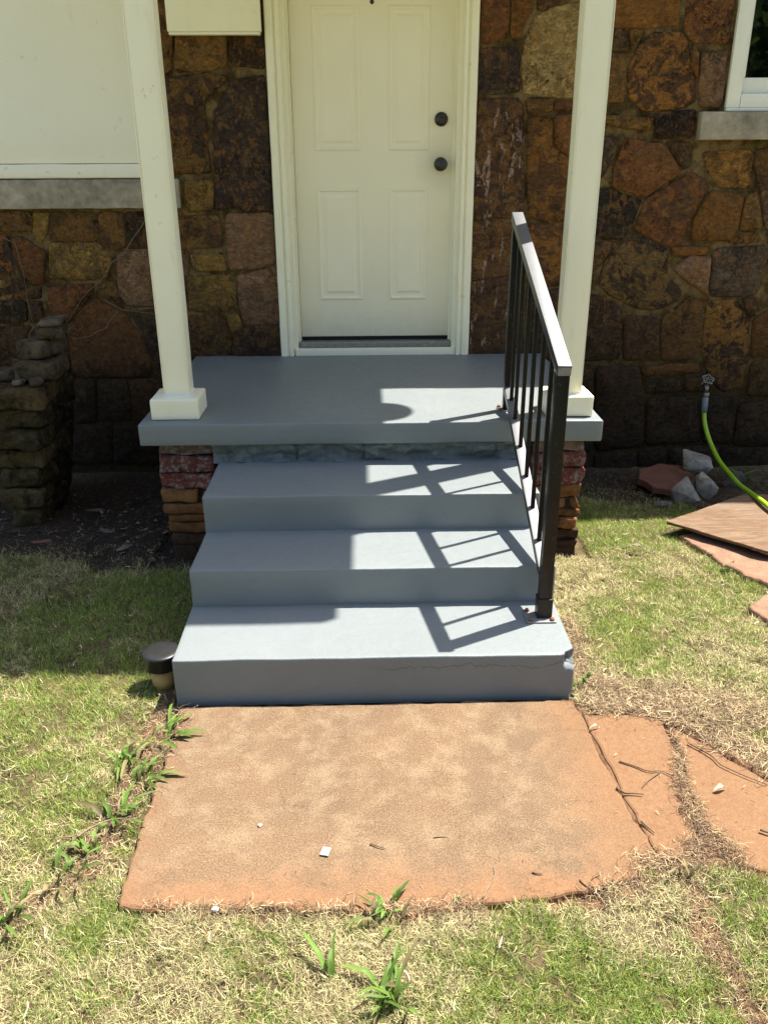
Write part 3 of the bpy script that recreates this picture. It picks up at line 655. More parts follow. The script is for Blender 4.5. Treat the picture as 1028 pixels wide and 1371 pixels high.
# door set
dy = 2.43
door = put('door', local(house, mesh('door', *gbox(.294, 1.111, dy, dy+.045, .704, 2.728, 3, .003), smooth=True)), MAT['door'], house)
def dpanel(x0, x1, z0, z1):
    prof = [(0, .002), (.0, -.001), (.007, -.006), (.013, -.0065), (.020, -.001), (.030, -.0008), (.036, -.0012), (.048, -.007), (.052, -.0072)]
    vs, fs = [], []
    for d, y in prof:
        vs += [(x0+d, dy+y, z0+d), (x1-d, dy+y, z0+d), (x1-d, dy+y, z1-d), (x0+d, dy+y, z1-d)]
    for k in range(len(prof)-1):
        for q in range(4):
            a = k*4+q; b = k*4+(q+1) % 4; fs.append((a, b, b+4, a+4))
    k = (len(prof)-1)*4; fs.append((k, k+1, k+2, k+3))
    put('raised_panel', local(house, mesh('raised_panel', vs, fs)), MAT['door'], door)
for x0, x1 in ((.402, .636), (.779, .985)):
    dpanel(x0, x1, .902, 1.474); dpanel(x0, x1, 1.651, 2.300); dpanel(x0, x1, 2.392, 2.60)
def hw(name, x, z, prof, mat=None):
    return lathe(name, (x, dy, z), prof, mat or MAT['knob'], house, 28, 'y')
k1 = hw('knob', 1.046, 1.586, [(.0, -.004), (.033, -.004), (.034, .004), (.030, .010), (.014, .013), (.012, .030), (.020, .036), (.030, .046), (.031, .056), (.024, .066), (.010, .070), (.0, .0705)])
k2 = hw('deadbolt', 1.045, 1.797, [(.0, -.004), (.034, -.004), (.034, .008), (.030, .017), (.022, .019), (.020, .024), (.018, .025), (.0, .025)])
k3 = hw('peephole', .699, 2.312, [(.0, -.002), (.010, -.002), (.010, .004), (.006, .006), (.0, .005)])
k4 = hw('keyhole', 1.045, 1.797, [(.0, .020), (.008, .020), (.008, .0275), (.0, .0278)], MAT['brass'])
k4.parent = door
for k in (k1, k2, k3): k.parent = door
box('door_gap', .294, 1.111, 2.436, 2.47, .684, .7035, MAT['gap'], house)  # dark gap under the door, its shade put in as a black strip
box('threshold', .288, 1.117, 2.372, 2.476, .652, .683, MAT['alu'], house, r=.006)
box('door_sill', .262, 1.140, 2.352, 2.478, .612, .651, MAT['cream'], house)
def casing(side):
    prof = [(.183, 2.40), (.183, 2.352), (.187, 2.344), (.195, 2.341), (.218, 2.341), (.222, 2.345), (.226, 2.352), (.231, 2.352), (.235, 2.342), (.241, 2.339), (.250, 2.341), (.254, 2.352),
            (.256, 2.372), (.2755, 2.374), (.2785, 2.378), (.280, 2.427), (.2925, 2.428), (.2935, 2.48), (.2, 2.48)]
    P = [(x if side < 0 else 1.3965-x, y) for x, y in prof]; nP = len(P); vs, fs = [], []
    zs = [.6135+i*.06 for i in range(36)]+[2.80]
    for zz in zs:
        for i, (x, y) in enumerate(P): vs.append((x+.0016*noise.noise(Vector((i*3.1, zz*9, side))), y+.001*noise.noise(Vector((i*1.1, zz*5, side+4))), zz))
    for k in range(len(zs)-1):
        for i in range(nP):
            a = k*nP+i; b = k*nP+(i+1) % nP; fs.append((a, b, b+nP, a+nP) if side < 0 else (a, a+nP, b+nP, b))
    return put('door_casing', local(house, mesh('door_casing', vs, fs)), MAT['cream'], house)
casing(-1); casing(1)
box('lintel_trim', .184, 1.211, 2.345, 2.478, 2.73, 2.80, MAT['cream'], house) if 0 else None

# boarded opening on the left, with its stone sill
box('boarded_window', -2.3, -.405, 2.352, 2.374, 1.598, 2.76, MAT['board'], house, step=.2, r=.004)
box('window_rail', -2.3, -.398, 2.338, 2.374, 1.528, 1.596, MAT['board'], house, step=.1, r=.010, fn=lambda p: p+Vector((0, .002*nz(p, 9), .002*nz(p, 7, 2))))
box('window_sill', -2.4, -.292, 2.325, 2.374, 1.385, 1.524, MAT['sill'], house, step=.04, r=.005, fn=lambda p: p+Vector((0, .003*nz(p, 14), .002*nz(p, 17, 2))))
# window at the right
win = box('window', 2.462, 2.530, 2.352, 2.42, 1.842, 2.76, MAT['white'], house, r=.004); win.name = 'window'
def wpart(nm, *a, mat='white'):
    o = box(nm, *a, MAT[mat], house, r=0 if mat == 'glass' else .003, smooth=mat != 'glass'); o.parent = win; return o
wpart('window_stile', 3.42, 3.49, 2.352, 2.42, 1.842, 2.76)
wpart('bottom_frame', 2.532, 3.418, 2.352, 2.43, 1.842, 1.905)
wpart('sash_rail', 2.532, 3.418, 2.385, 2.43, 1.907, 1.978)
wpart('sash_stile', 2.532, 2.552, 2.385, 2.43, 1.979, 2.76)
wpart('pane', 2.553, 3.418, 2.402, 2.406, 1.979, 2.76, mat='glass')
box('window_sill', 2.335, 3.62, 2.315, 2.374, 1.694, 1.823, MAT['sill'], house, step=.04, r=.004, fn=lambda p: p+Vector((0, .001*nz(p, 14), .001*nz(p, 17, 2))))
wpart('caulk_bead', 2.462, 3.49, 2.344, 2.374, 1.825, 1.841)

# roof over the porch and main eave (above the frame; they cast the shade)
def roofpart(nm, b, mat): return box(nm, *b, MAT[mat], house, r=.004)
roofpart('porch_ceiling', (-.60, 1.635, .87, 2.36, 2.86, 2.90), 'cream')
rf_ = roofpart('porch_roof', (-.64, 1.655, .842, 2.36, 2.905, 3.03), 'shingle')
vt = lathe('shadow_disc', (1.690, 1.745, 3.032), [(.0, 0), (.142, .0), (.142, .02), (.12, .035), (.0, .04)], MAT['black'], house, 28)  # added unseen disc, placed to cast the rounded shadow on the landing
vt.location = (0,0,0); vt.parent = rf_
roofpart('eave', (-4, -.65, 2.16, 2.60, 2.79, 2.90), 'cream'); roofpart('eave', (1.71, 6, 2.14, 2.60, 2.79, 2.90), 'cream')
mv, mf = [(-4.2,2.1,2.91),(6.2,2.1,2.91),(6.2,5,4.2),(-4.2,5,4.2),(-4.2,8,2.91),(6.2,8,2.91),(-4.2,2.1,2.905),(6.2,2.1,2.905),(6.2,8,2.905),(-4.2,8,2.905)], [(0,1,2,3),(3,2,5,4),(7,6,9,8),(0,3,4),(1,5,2),(0,6,7,1),(4,5,8,9)]
put('roof', local(house, mesh('roof', mv, mf)), MAT['shingle'], house)
box('side_wall', -4, -3.8, 2.602, 7.8, -.3, 2.9, MAT['mortar'], house); box('side_wall', 5.8, 6, 2.602, 7.8, -.3, 2.9, MAT['mortar'], house); box('rear_wall', -3.79, 5.79, 7.6, 7.8, -.3, 2.9, MAT['mortar'], house)

# ---------------------------------------------------------------- white wall box
bx = empty('wall_box', (-.05, 2.37, 2.166), 'cream painted flat box fixed to the stone wall left of the door casing', 'box')
box('casing', -.272, .170, 2.305, 2.352, 2.172, 2.72, MAT['cream'], bx, step=.1, r=.006)
box('base_flange', -.266, .164, 2.309, 2.351, 2.160, 2.1715, MAT['cream'], bx, r=.003)

# ---------------------------------------------------------------- porch steps
st = empty('porch_steps', (.66, .5, 0), 'three blue-grey painted concrete steps rising to a wide matching landing slab', 'steps')
def wob(a, seed):
    def fn(p): return p+Vector((a*nz(p, 5, seed), a*nz(p, 6, seed+3), a*.8*nz(p, 4, seed+5)))+Vector((.0007*nz(p,40,seed), .0007*nz(p,45,seed+1), .0006*nz(p,50,seed+2)))
    return fn
w1 = wob(.003, 1)
def chip(p):
    q = w1(p); c = Vector((1.302, .004, .138)); d = q-c; e = Vector((d.x/.040, d.y/.036, d.z/.034)); L = e.length
    if L < 1:
        k = min(1, (1-L)*2.6); q = q+Vector((-.030, .034, -.004))*k*(1+.5*nz(q, 90))
    d2 = q-Vector((1.27,.004,.142)); L2 = Vector((d2.x/.022, d2.y/.02, d2.z/.012)).length
    if L2 < 1: q = q+Vector((0, .006, -.004))*(1-L2)
    return q
def dense(x0,x1,y0,y1,z0,z1,fn):  # bottom step: fine lattice only near the chipped corner
    return gbox(x0,x1,y0,y1,z0,z1,.022,.007,fn)
o = put('step', local(st, mesh('step', *gbox(.020,1.298,.010,.40,-.02,.157,.0145,.006,chip), smooth=True)), MAT['stepc'], st)
box('step', .022, 1.297, .356, .74, .135, .297, MAT['steps'], st, .03, .006, wob(.003, 5))
box('step', .022, 1.297, .691, 1.15, .27, .4397, MAT['steps'], st, .03, .006, wob(.003, 9))
box('landing', -.290, 1.622, 1.062, 2.372, .521, .613, MAT['steps'], st, .03, .007, wob(.003, 13))
def bandfn(p):
    q = p.copy(); k = noise.fractal(Vector((p.x*11, p.z*26, 3)), 1, 2, 4)
    vj = abs(((p.x*3.6+.23) % 1)-.5); gap = max(0, 1-abs(vj)/.02)
    q.y += .024*k+.016*gap+.010*math.sin((p.z-.44)*60+3*noise.noise(Vector((p.x*5,0,2)))); q.z += .003*noise.noise(Vector((p.x*30, 2, 1))); return q
box('mortar_band', .0, 1.315, 1.085, 1.14, .438, .523, MAT['band'], st, .0085, .003, bandfn)
box('foundation', -.14, 1.46, 1.30, 2.36, -.2, .52, MAT['mortar'], st, .08, .01, lambda p: p+Vector((.01*nz(p,9), .01*nz(p,8,4), 0)))

# ---------------------------------------------------------------- piers of brick and stone
def pier(x0, x1, label, seed):
    rd = random.Random(seed)
    r_o = empty('pier', ((x0+x1)/2, 1.2, 0), label, 'pier', 'brick and stone piers under the landing')
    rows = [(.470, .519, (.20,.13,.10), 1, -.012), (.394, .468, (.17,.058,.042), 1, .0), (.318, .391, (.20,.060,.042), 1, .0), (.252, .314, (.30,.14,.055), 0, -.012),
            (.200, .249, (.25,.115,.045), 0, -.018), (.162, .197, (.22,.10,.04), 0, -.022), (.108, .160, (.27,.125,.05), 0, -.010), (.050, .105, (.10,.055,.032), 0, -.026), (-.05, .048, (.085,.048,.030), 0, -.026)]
    for z0, z1, col, painted, ins in rows:
        cut = x0+(x1-x0)*rd.uniform(.45, .75) if rd.random() < (.0 if painted else .6) else x1
        spans = [(x0, cut-.004)]+([(cut+.004, x1)] if cut < x1 else [])
        for a, b in spans:
            aa = a-ins if a == x0 else a; bb = b+ins if b == x1 else b
            sd = rd.random()*50; jj = rd.uniform(-.008, .008)
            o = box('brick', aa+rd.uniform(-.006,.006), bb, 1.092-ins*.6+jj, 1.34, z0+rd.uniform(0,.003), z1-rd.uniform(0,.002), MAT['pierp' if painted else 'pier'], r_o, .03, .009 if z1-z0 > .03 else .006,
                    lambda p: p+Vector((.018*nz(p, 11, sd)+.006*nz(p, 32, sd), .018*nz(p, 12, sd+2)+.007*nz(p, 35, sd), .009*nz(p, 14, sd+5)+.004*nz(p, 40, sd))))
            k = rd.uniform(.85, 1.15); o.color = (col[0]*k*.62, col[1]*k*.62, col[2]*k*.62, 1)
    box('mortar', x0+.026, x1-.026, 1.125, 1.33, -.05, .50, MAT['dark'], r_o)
pier(-.237, .0, 'brick and stone pier under the landing left of the steps', 3)
pier(1.33, 1.572, 'brick and stone pier under the landing behind the handrail', 8)

# ---------------------------------------------------------------- porch posts
def post(x0, x1, y0, y1, bx0, bx1, by0, by1, label):
    r_o = empty('porch_post', ((bx0+bx1)/2, (by0+by1)/2, .613), label, 'post', 'porch roof posts')
    box('base_block', bx0, bx1, by0, by1, .6145, .702, MAT['cream'], r_o, .02, .008, lambda p: p+Vector((.002*nz(p,12), .002*nz(p,13,3), .002*nz(p,15,6))))
    box('shaft', x0, x1, y0, y1, .7025, 2.858, MAT['cream'], r_o, .12, .006, lambda p: p+Vector((.003*nz(p,2.2), .003*nz(p,2,3), 0)))
    for k in range(2):
        box('corner_bead', x1-.0015 if k else x0-.002, x1+.002 if k else x0+.0015, y0-.002, y0+.010, .712, 2.85, MAT['cream'], r_o, .3, .001)
    box('caulk', x0-.004, x1+.004, y0-.005, y1+.005, .7005, .708, MAT['white'], r_o, .05, .002)
post(-.199, -.094, 1.195, 1.295, -.247, -.048, 1.122, 1.318, 'left cream porch post on its square base block at the landing edge')
post(1.436, 1.538, 1.140, 1.238, 1.392, 1.588, 1.106, 1.290, 'right cream porch post standing just behind the black handrail')

# ---------------------------------------------------------------- handrail
hr = empty('handrail', (1.24, .25, .157), 'black painted metal stair handrail with thin balusters and chipped paint', 'railing')
bar('newel', (1.240, .250, .160), (1.240, .250, 1.008), .041, .041, MAT['rail'], hr)
bar('newel_foot', (1.240, .250, .160), (1.240, .250, .235), .050, .050, MAT['rail'], hr)
bar('upper_post', (1.247, 1.226, .616), (1.250, 1.226, 1.372), .036, .036, MAT['rail'], hr)
bar('top_rail', (1.2405, .226, 1.018), (1.2505, 1.246, 1.400), .044, .034, MAT['railt'], hr)
bar('bottom_rail', (1.235, .262, .320), (1.248, 1.215, .708), .038, .028, MAT['railt'], hr)
for y in (.385, .535, .690, .850, 1.010, 1.125):
    zb = .322+(y-.262)*.407; zt = 1.018+(y-.226)*.3745-.012; x = 1.236+.012*(y-.25)
    bar('baluster', (x, y, zb), (x, y, zt), .0145, .0145, MAT['rail'], hr)
box('end_cap', 1.221, 1.261, .222, .2265, 1.003, 1.034, MAT['plate'], hr, r=.002)
def plate(x, y, z, w):
    pl = box('base_plate', x-w, x+w, y-w*.9, y+w*.9, z+.001, z+.006, MAT['plate'], hr, r=.001)
    for sx in (-1, 1):
        for sy in (-1, 1):
            if rng.random() < .95:
                b_ = lathe('bolt', (x+sx*w*.74, y+sy*w*.66, z+.0065), [(.009, 0), (.009, .004), (.006, .009), (0, .010)], MAT['rust'], hr, 6); b_.parent = pl
plate(1.226, .245, .1575, .050); plate(1.245, 1.226, .6135, .038)

# ---------------------------------------------------------------- capped pipe beside the bottom step
pp = empty('pipe_stub', (-.046, .135, 0), 'short tan pipe with a black round cap beside the bottom step', 'pipe')
lathe('cap', (-.046, .135, .058), [(.0, 0), (.050, 0), (.056, .004), (.057, .050), (.062, .052), (.0625, .058), (.058, .0615), (.040, .063), (.0, .064)], MAT['black'], pp, 32)
lathe('pipe', (-.046, .135, -.03), [(.036, 0), (.042, .088), (.0, .089)], MAT['tan'], pp, 28)

# ---------------------------------------------------------------- stacked stone column at the left
pil = empty('stone_stack', (-.98, 1.55, 0), 'crumbling column of stacked moss-grown flat stones against the wall at the left', 'stone column')
rd = random.Random(5)
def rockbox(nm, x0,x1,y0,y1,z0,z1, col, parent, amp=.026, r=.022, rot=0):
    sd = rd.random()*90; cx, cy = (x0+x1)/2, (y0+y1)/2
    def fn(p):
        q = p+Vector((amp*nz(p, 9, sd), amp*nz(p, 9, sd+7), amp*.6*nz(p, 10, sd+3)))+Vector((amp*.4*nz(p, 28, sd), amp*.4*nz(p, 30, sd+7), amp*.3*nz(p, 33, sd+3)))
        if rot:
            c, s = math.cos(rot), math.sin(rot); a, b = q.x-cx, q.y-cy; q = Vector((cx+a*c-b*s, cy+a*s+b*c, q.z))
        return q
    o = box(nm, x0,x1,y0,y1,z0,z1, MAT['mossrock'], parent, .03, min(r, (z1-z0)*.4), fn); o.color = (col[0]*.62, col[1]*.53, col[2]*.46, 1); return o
nc = 7
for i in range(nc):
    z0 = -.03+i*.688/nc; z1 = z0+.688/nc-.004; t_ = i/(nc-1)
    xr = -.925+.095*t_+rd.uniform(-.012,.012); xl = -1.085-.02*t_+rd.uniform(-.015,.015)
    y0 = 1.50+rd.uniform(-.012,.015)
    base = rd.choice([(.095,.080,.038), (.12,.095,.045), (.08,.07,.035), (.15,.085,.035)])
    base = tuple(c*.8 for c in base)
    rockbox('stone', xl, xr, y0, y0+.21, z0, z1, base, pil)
    rockbox('stone', xl+.02, xr-.012+rd.uniform(-.01,.01), y0+.215, y0+.42, z0+rd.uniform(-.008,.008), z1, tuple(.45*c for c in base), pil)  # same stone made darker further back, shade put into its colour
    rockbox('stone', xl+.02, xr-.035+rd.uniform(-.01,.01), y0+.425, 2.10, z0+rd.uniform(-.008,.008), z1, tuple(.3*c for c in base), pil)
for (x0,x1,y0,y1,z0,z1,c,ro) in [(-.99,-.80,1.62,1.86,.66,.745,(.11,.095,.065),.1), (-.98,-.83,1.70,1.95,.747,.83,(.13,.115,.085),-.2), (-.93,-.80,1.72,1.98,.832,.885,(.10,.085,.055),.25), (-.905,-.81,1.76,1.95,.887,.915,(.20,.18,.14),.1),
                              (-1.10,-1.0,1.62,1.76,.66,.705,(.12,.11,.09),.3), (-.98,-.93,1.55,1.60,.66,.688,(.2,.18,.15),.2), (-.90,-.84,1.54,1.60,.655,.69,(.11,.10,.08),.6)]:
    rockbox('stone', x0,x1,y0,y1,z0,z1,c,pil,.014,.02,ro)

# ---------------------------------------------------------------- vines, cable on the wall
def wallline(name, label, cat, pts, rad, mat, group=None):
    P = [Vector((x, y, z)) for x, y, z in pts]; Q = []
    for i in range(len(P)-1):
        for k in range(6):
            p = P[i].lerp(P[i+1], k/6); Q.append(p+Vector((.006*nz(p, 14), -.003, .006*nz(p, 15, 6))))
    Q.append(P[-1]); o = tube(name, Q, [rad*(1-.5*i/len(Q)) for i in range(len(Q))], mat, None, 5)
    tag(o, label, cat, group); return o
VP = lambda px: px
wallline('vine','thin dead vine slanting down the wall below the boarded window','vine',[(-0.479, 2.345, 1.326), (-0.569, 2.345, 1.216), (-0.614, 2.345, 1.16), (-0.678, 2.345, 1.116), (-0.726, 2.345, 1.047), (-0.86, 2.345, 0.933), (-0.949, 2.345, 0.815)],0.0022,MAT['vine'],'dead vines on the left wall')
wallline('vine','dead root strand curving across the big round stone','vine',[(-0.678, 2.345, 0.872), (-0.763, 2.345, 0.773), (-0.856, 2.345, 0.734), (-0.948, 2.345, 0.715)],0.002,MAT['vine'],'dead vines on the left wall')
wallline('vine','fine dead stem at the far left below the sill','vine',[(-1.219, 2.345, 1.246), (-1.166, 2.345, 1.22), (-1.145, 2.345, 1.07), (-1.149, 2.345, 0.954), (-1.14, 2.345, 0.817)],0.002,MAT['vine'],'dead vines on the left wall')
wallline('cable','short black cable hanging from the wall at the far left','cable',[(-1.21, 2.345, 1.231), (-1.186, 2.345, 1.146), (-1.159, 2.345, 1.032), (-1.135, 2.345, 0.993)],0.0042,MAT['cable'])
wallline('vine','pale mortar hugging vine above the round stone','vine',[(-0.743, 2.345, 0.924), (-0.65, 2.345, 0.872), (-0.552, 2.345, 0.859), (-0.457, 2.345, 0.851)],0.0018,MAT['vine'],'dead vines on the left wall')


# ---------------------------------------------------------------- tap and hose
tp = empty('wall_tap', (2.551, 2.36, .41), 'tarnished metal garden tap on the stone wall at the right', 'tap')
lathe('flange', (2.551, 2.366, .428), [(.0,0), (.028,0), (.026,.008), (.014,.011), (.013,.030), (.0,.031)], MAT['silver'], tp, 16, 'y')
tube('spout', [(2.551,2.340,.428),(2.551,2.318,.432),(2.551,2.303,.425),(2.551,2.298,.398)], [.013,.015,.014,.013], MAT['silver'], tp, 12)
tube('stem', [(2.551,2.322,.440),(2.551,2.300,.468)], .006, MAT['silver'], tp, 8)
hv, hf = [], []
for k in range(40):
    a = 2*math.pi*k/40; rr = .028*(1+.16*math.cos(a*5))
    for m_ in range(6):
        b_ = 2*math.pi*m_/6; q = Vector(((rr+.005*math.cos(b_))*math.cos(a), (rr+.005*math.cos(b_))*math.sin(a), .005*math.sin(b_)))
        q = Matrix.Rotation(R(40), 3, 'X') @ q; hv.append(q+Vector((2.551,2.297,.472)))
for k in range(40):
    for m_ in range(6): hf.append((k*6+m_, ((k+1)%40)*6+m_, ((k+1)%40)*6+(m_+1)%6, k*6+(m_+1)%6))
hd = put('handle', local(tp, mesh('handle', hv, hf, True)), MAT['silver'], tp)
for k in range(5):
    a = 2*math.pi*k/5; q = Matrix.Rotation(R(40), 3, 'X') @ Vector((.03*math.cos(a), .03*math.sin(a), 0)); s_ = tube('spoke', [(2.551,2.297,.472), Vector((2.551,2.297,.472))+q], .004, MAT['silver'], tp, 6); s_.parent = hd
lathe('coupling', (2.551, 2.297, .375), [(.0,0), (.019,0), (.020,.004), (.020,.020), (.017,.024), (.0,.024)], MAT['silver'], tp, 12)
ho = empty('garden_hose', (2.55, 2.29, .3), 'bright lime green hose curving down from the wall tap over the plywood', 'hose')
HP = [Vector(p) for p in [(2.552,2.292,.30),(2.556,2.272,.235),(2.566,2.235,.175),(2.576,2.17,.120),(2.582,2.06,.072),(2.585,1.93,.050),(2.578,1.78,.042),(2.562,1.62,.060),(2.55,1.45,.078),(2.56,1.28,.074),(2.62,1.10,.072),(2.78,.92,.07),(3.05,.80,.06),(3.5,.9,.0)]]
def smooth(P, k=6):
    out = []
    for i in range(len(P)-1):
        a, b, c, d = P[max(i-1,0)], P[i], P[i+1], P[min(i+2,len(P)-1)]
        for q in range(k):
            t = q/k; out.append(.5*((2*b)+(c-a)*t+(2*a-5*b+4*c-d)*t*t+(3*b-a-3*c+d)*t**3))
    return out+[P[-1]]
tube('hose_tube', smooth(HP), .0125, MAT['hose'], ho, 12)
tube('strain_sleeve', [(2.551,2.297,.376),(2.551,2.296,.36),(2.552,2.294,.33),(2.553,2.288,.285)], [.015,.018,.0175,.016], MAT['sleeve'], ho, 14)

# ---------------------------------------------------------------- rocks, flat stones, plywood at the right
def rock(name, label, cat, c, s, col, seed, group=None, rot=0):
    rr = random.Random(int(seed*100)); bm = bmesh.new()
    for _ in range(15):
        v = Vector((rr.gauss(0,1), rr.gauss(0,1), rr.gauss(0,1))).normalized()*rr.uniform(.88, 1.08); bm.verts.new(v)
    bmesh.ops.convex_hull(bm, input=bm.verts[:])
    for v in [v for v in bm.verts if not v.link_faces]: bm.verts.remove(v)
    bmesh.ops.dissolve_limit(bm, angle_limit=R(14), verts=bm.verts[:], edges=bm.edges[:])
    bmesh.ops.bevel(bm, geom=bm.edges[:], offset=.11, segments=2, affect='EDGES', profile=.6, clamp_overlap=True)
    bmesh.ops.triangulate(bm, faces=bm.faces[:]); bmesh.ops.subdivide_edges(bm, edges=bm.edges[:], cuts=1, use_grid_fill=True)
    for v in bm.verts:
        p = v.co.copy(); p = p*1.22*(1+.10*noise.noise(p*2.3+Vector((seed,0,0)))+.045*noise.noise(p*7+Vector((0,seed,0))))
        v.co = Matrix.Rotation(rot, 3, 'Z') @ Vector((p.x*s[0], p.y*s[1], p.z*s[2]))
    me = bpy.data.meshes.new(name); bm.to_mesh(me); bm.free(); me.polygons.foreach_set('use_smooth', [True]*len(me.polygons))
    o = put(name, me, MAT['rock']); o.location = c; o.color = (*col, 1); return tag(o, label, cat, group)
G = 'pale rocks below the wall tap'
rock('rock', 'large pale grey rock at the back of the pile below the tap', 'rock', (2.47,2.11,.055), (.085,.07,.085), (.22,.195,.15), 2.2, G, .4)
rock('rock', 'rounded pale grey rock at the right of the pile beside the hose', 'rock', (2.425,1.83,.02), (.058,.055,.078), (.26,.235,.19), 5.1, G, .9)
rock('rock', 'broad grey rock in front of the red flat stone', 'rock', (2.295,1.775,.0), (.078,.06,.07), (.22,.20,.165), 8.7, G, -.3)
rock('rock', 'small pale rock wedged in the middle of the rock pile', 'rock', (2.435,1.95,.085), (.065,.04,.035), (.24,.22,.20), 11.3, G, .1)
rock('rock', 'small flat grey rock lying nearest the lawn', 'rock', (2.165,1.70,-.03), (.055,.03,.028), (.17,.155,.13), 14.3, G, .2)
rock('rock', 'dark rock half buried behind the hose', 'rock', (2.66,1.99,-.02), (.07,.05,.045), (.09,.08,.07), 17.9, G, .5)
RS = [(2.10,1.93),(2.14,2.05),(2.27,2.13),(2.40,2.12),(2.43,1.98),(2.36,1.86),(2.25,1.79),(2.15,1.83)]
tag(slab('flat_stone', RS, .028, .035, MAT['redst'], None, .008, .006, .02, 9, (-.06,.10), .004), 'thin red brown flat stone tilted beside the pale rocks', 'flat stone')
for k, (P, lb) in enumerate(zip(FLAGS, ['broad reddish sandstone slab lying half under the plywood sheet', 'smaller reddish sandstone slab at the lawn edge nearest the walkway'])):
    tag(slab('sandstone_slab', P, .012, .05, MAT['flag'], None, .020, .010, .02, 20+k, (0,0), .008), lb, 'stone slab', 'sandstone slabs at the right')
pw = empty('plywood_sheet', (2.6, 1.2, .05), 'weathered tan plywood sheet lying crooked on the stones below the hose', 'plywood')
o = slab('top_ply', PLY, .058, .006, MAT['ply'], None, .003, .002, .02, 31, (-.006,.004), .004); o.data.transform(Matrix.Translation(-pw.location)); o.parent = pw
o = slab('core_ply', [(x+.004*(1 if x < 2.5 else -1), y) for x, y in PLY], .051, .009, MAT['plye'], None, .008, .002, .02, 37, (-.006,.004), .004); o.data.transform(Matrix.Translation(-pw.location)); o.parent = pw

# ---------------------------------------------------------------- weeds
def leafcol(me, f):
    ca = me.color_attributes.new('Col', 'FLOAT_COLOR', 'POINT')
    for i, v in enumerate(me.vertices): ca.data[i].color = (*f(i), 1)
def weed(x, y, n_, L, w, label, spread=1.0, az0=None, azr=math.pi, dry=.1, up=.8, z=None):
    z = float(gh(np.array([x]), np.array([y]))[0]) if z is None else z
    r_o = empty('weed', (x, y, z), label, 'weed', 'broad-bladed weeds in the lawn')
    rd = random.Random(int(x*991+y*577))
    for i in range(n_):
        az = (az0 if az0 is not None else 0)+rd.uniform(-azr, azr); l = 1.0*L*rd.uniform(.35, 1.15); ww = w*rd.uniform(.45, .95); e = up*rd.uniform(.45, 1.25)
        d = Vector((math.cos(az), math.sin(az), 0)); s = Vector((-d.y, d.x, 0)); q_ = .008 if n_ < 4 or L > .14 else .028; p = Vector((rd.uniform(-q_,q_), rd.uniform(-q_,q_), 0))
        vs, fs = [], []; K = 7; el = min(e, 1.45); tw = rd.uniform(-.5, .5)
        for k in range(K+1):
            t = k/K; wd = ww*(math.sin(math.pi*min(1, t*.82+.16))**.7)*(1 if t < .98 else .05)
            ss = s*math.cos(tw*t)+Vector((0,0,1))*math.sin(tw*t)
            vs += [p-ss*wd/2+Vector((0,0,wd*.22)), p.copy(), p+ss*wd/2+Vector((0,0,wd*.22))]
            el -= spread*(.16+.25*t)*rd.uniform(.3, 1.7); d = Matrix.Rotation(rd.uniform(-.16,.16), 3, 'Z') @ d; p = p+(d*math.cos(el)+Vector((0,0,1))*math.sin(el))*l/K
            p.z = max(p.z, .036*min(1, k/2))
        for k in range(K):
            a = k*3; fs += [(a, a+1, a+4, a+3), (a+1, a+2, a+5, a+4)]
        me = mesh('blade', vs, fs, True); g = (.17, .28, .05) if rd.random() > dry+.12 else (.30, .24, .11); k_ = rd.uniform(.38, .95)
        leafcol(me, lambda i, g=g, k_=k_: tuple(c*k_*(.85+.25*(i/len(vs))) for c in g))
        put('blade', me, MAT['leafg'], r_o)
    return r_o
weed(.676,-1.045, 20, .125, .015, 'biggest clump of bright green broad blades at the bottom edge of the lawn', .5, None, math.pi, .08, 1.15)
weed(.556,-.995, 3, .115, .014, 'two long green blades left of the biggest clump', .35, 1.9, .7, 0, .95)
weed(.668,-.840, 16, .085, .012, 'dark green tuft overlapping the lower edge of the concrete slab', .8, 2.2, 2.2, .1, .8)
weed(.820,-.812, 3, .095, .012, 'bent green and dry blades at the slab edge right of the tuft', .8, 1.2, .8, .4, 1.1)
weed(-.005,-.155, 12, .125, .017, 'weed with blades pointing over the slab just below the pipe stub', .6, .4, 1.1, .1, .55)
weed(-.075,-.255, 20, .13, .015, 'sprawling green weed in the dirt strip left of the slab', .7, .5, 2.6, .1, .6)
weed(-.015,-.335, 13, .11, .015, 'low weed leaning onto the slab middle left edge', .7, .2, 1.2, .1, .5)
weed(-.05,-.500, 18, .13, .016, 'weed beside the pale bare twig left of the slab', .7, .6, 2.2, .15, .6)
weed(-.08,-.590, 14, .10, .014, 'small weed low in the dirt strip by the slab corner', .7, 2.8, 2.5, .15, .6)
weed(-.105,-.700, 10, .085, .012, 'small weed left of the lower slab corner', .6, 1, 3.1, .2, .8)
weed(-.20,-.835, 14, .09, .013, 'green weed at the left edge of the photo near the bottom', .6, 1, 3.1, .05, .8)
weed(1.335,.062, 6, .045, .014, 'tiny leafy weed at the chipped corner of the bottom step', .6, 0, 2, .1, .8)
weed(-.66,.735, 4, .06, .012, 'small green weed in the shaded lawn at the left', .6, 0, 2, .0, .8)
weed(1.42,-.735, 8, .10, .009, 'dry straw coloured tuft at the crack between slabs', .6, 1.5, 2.4, .95, .8)
weed(2.73,2.05, 12, .12, .022, 'shaded green leafy weed behind the lime hose', .6, 0, 3.1, .1, 1.0)

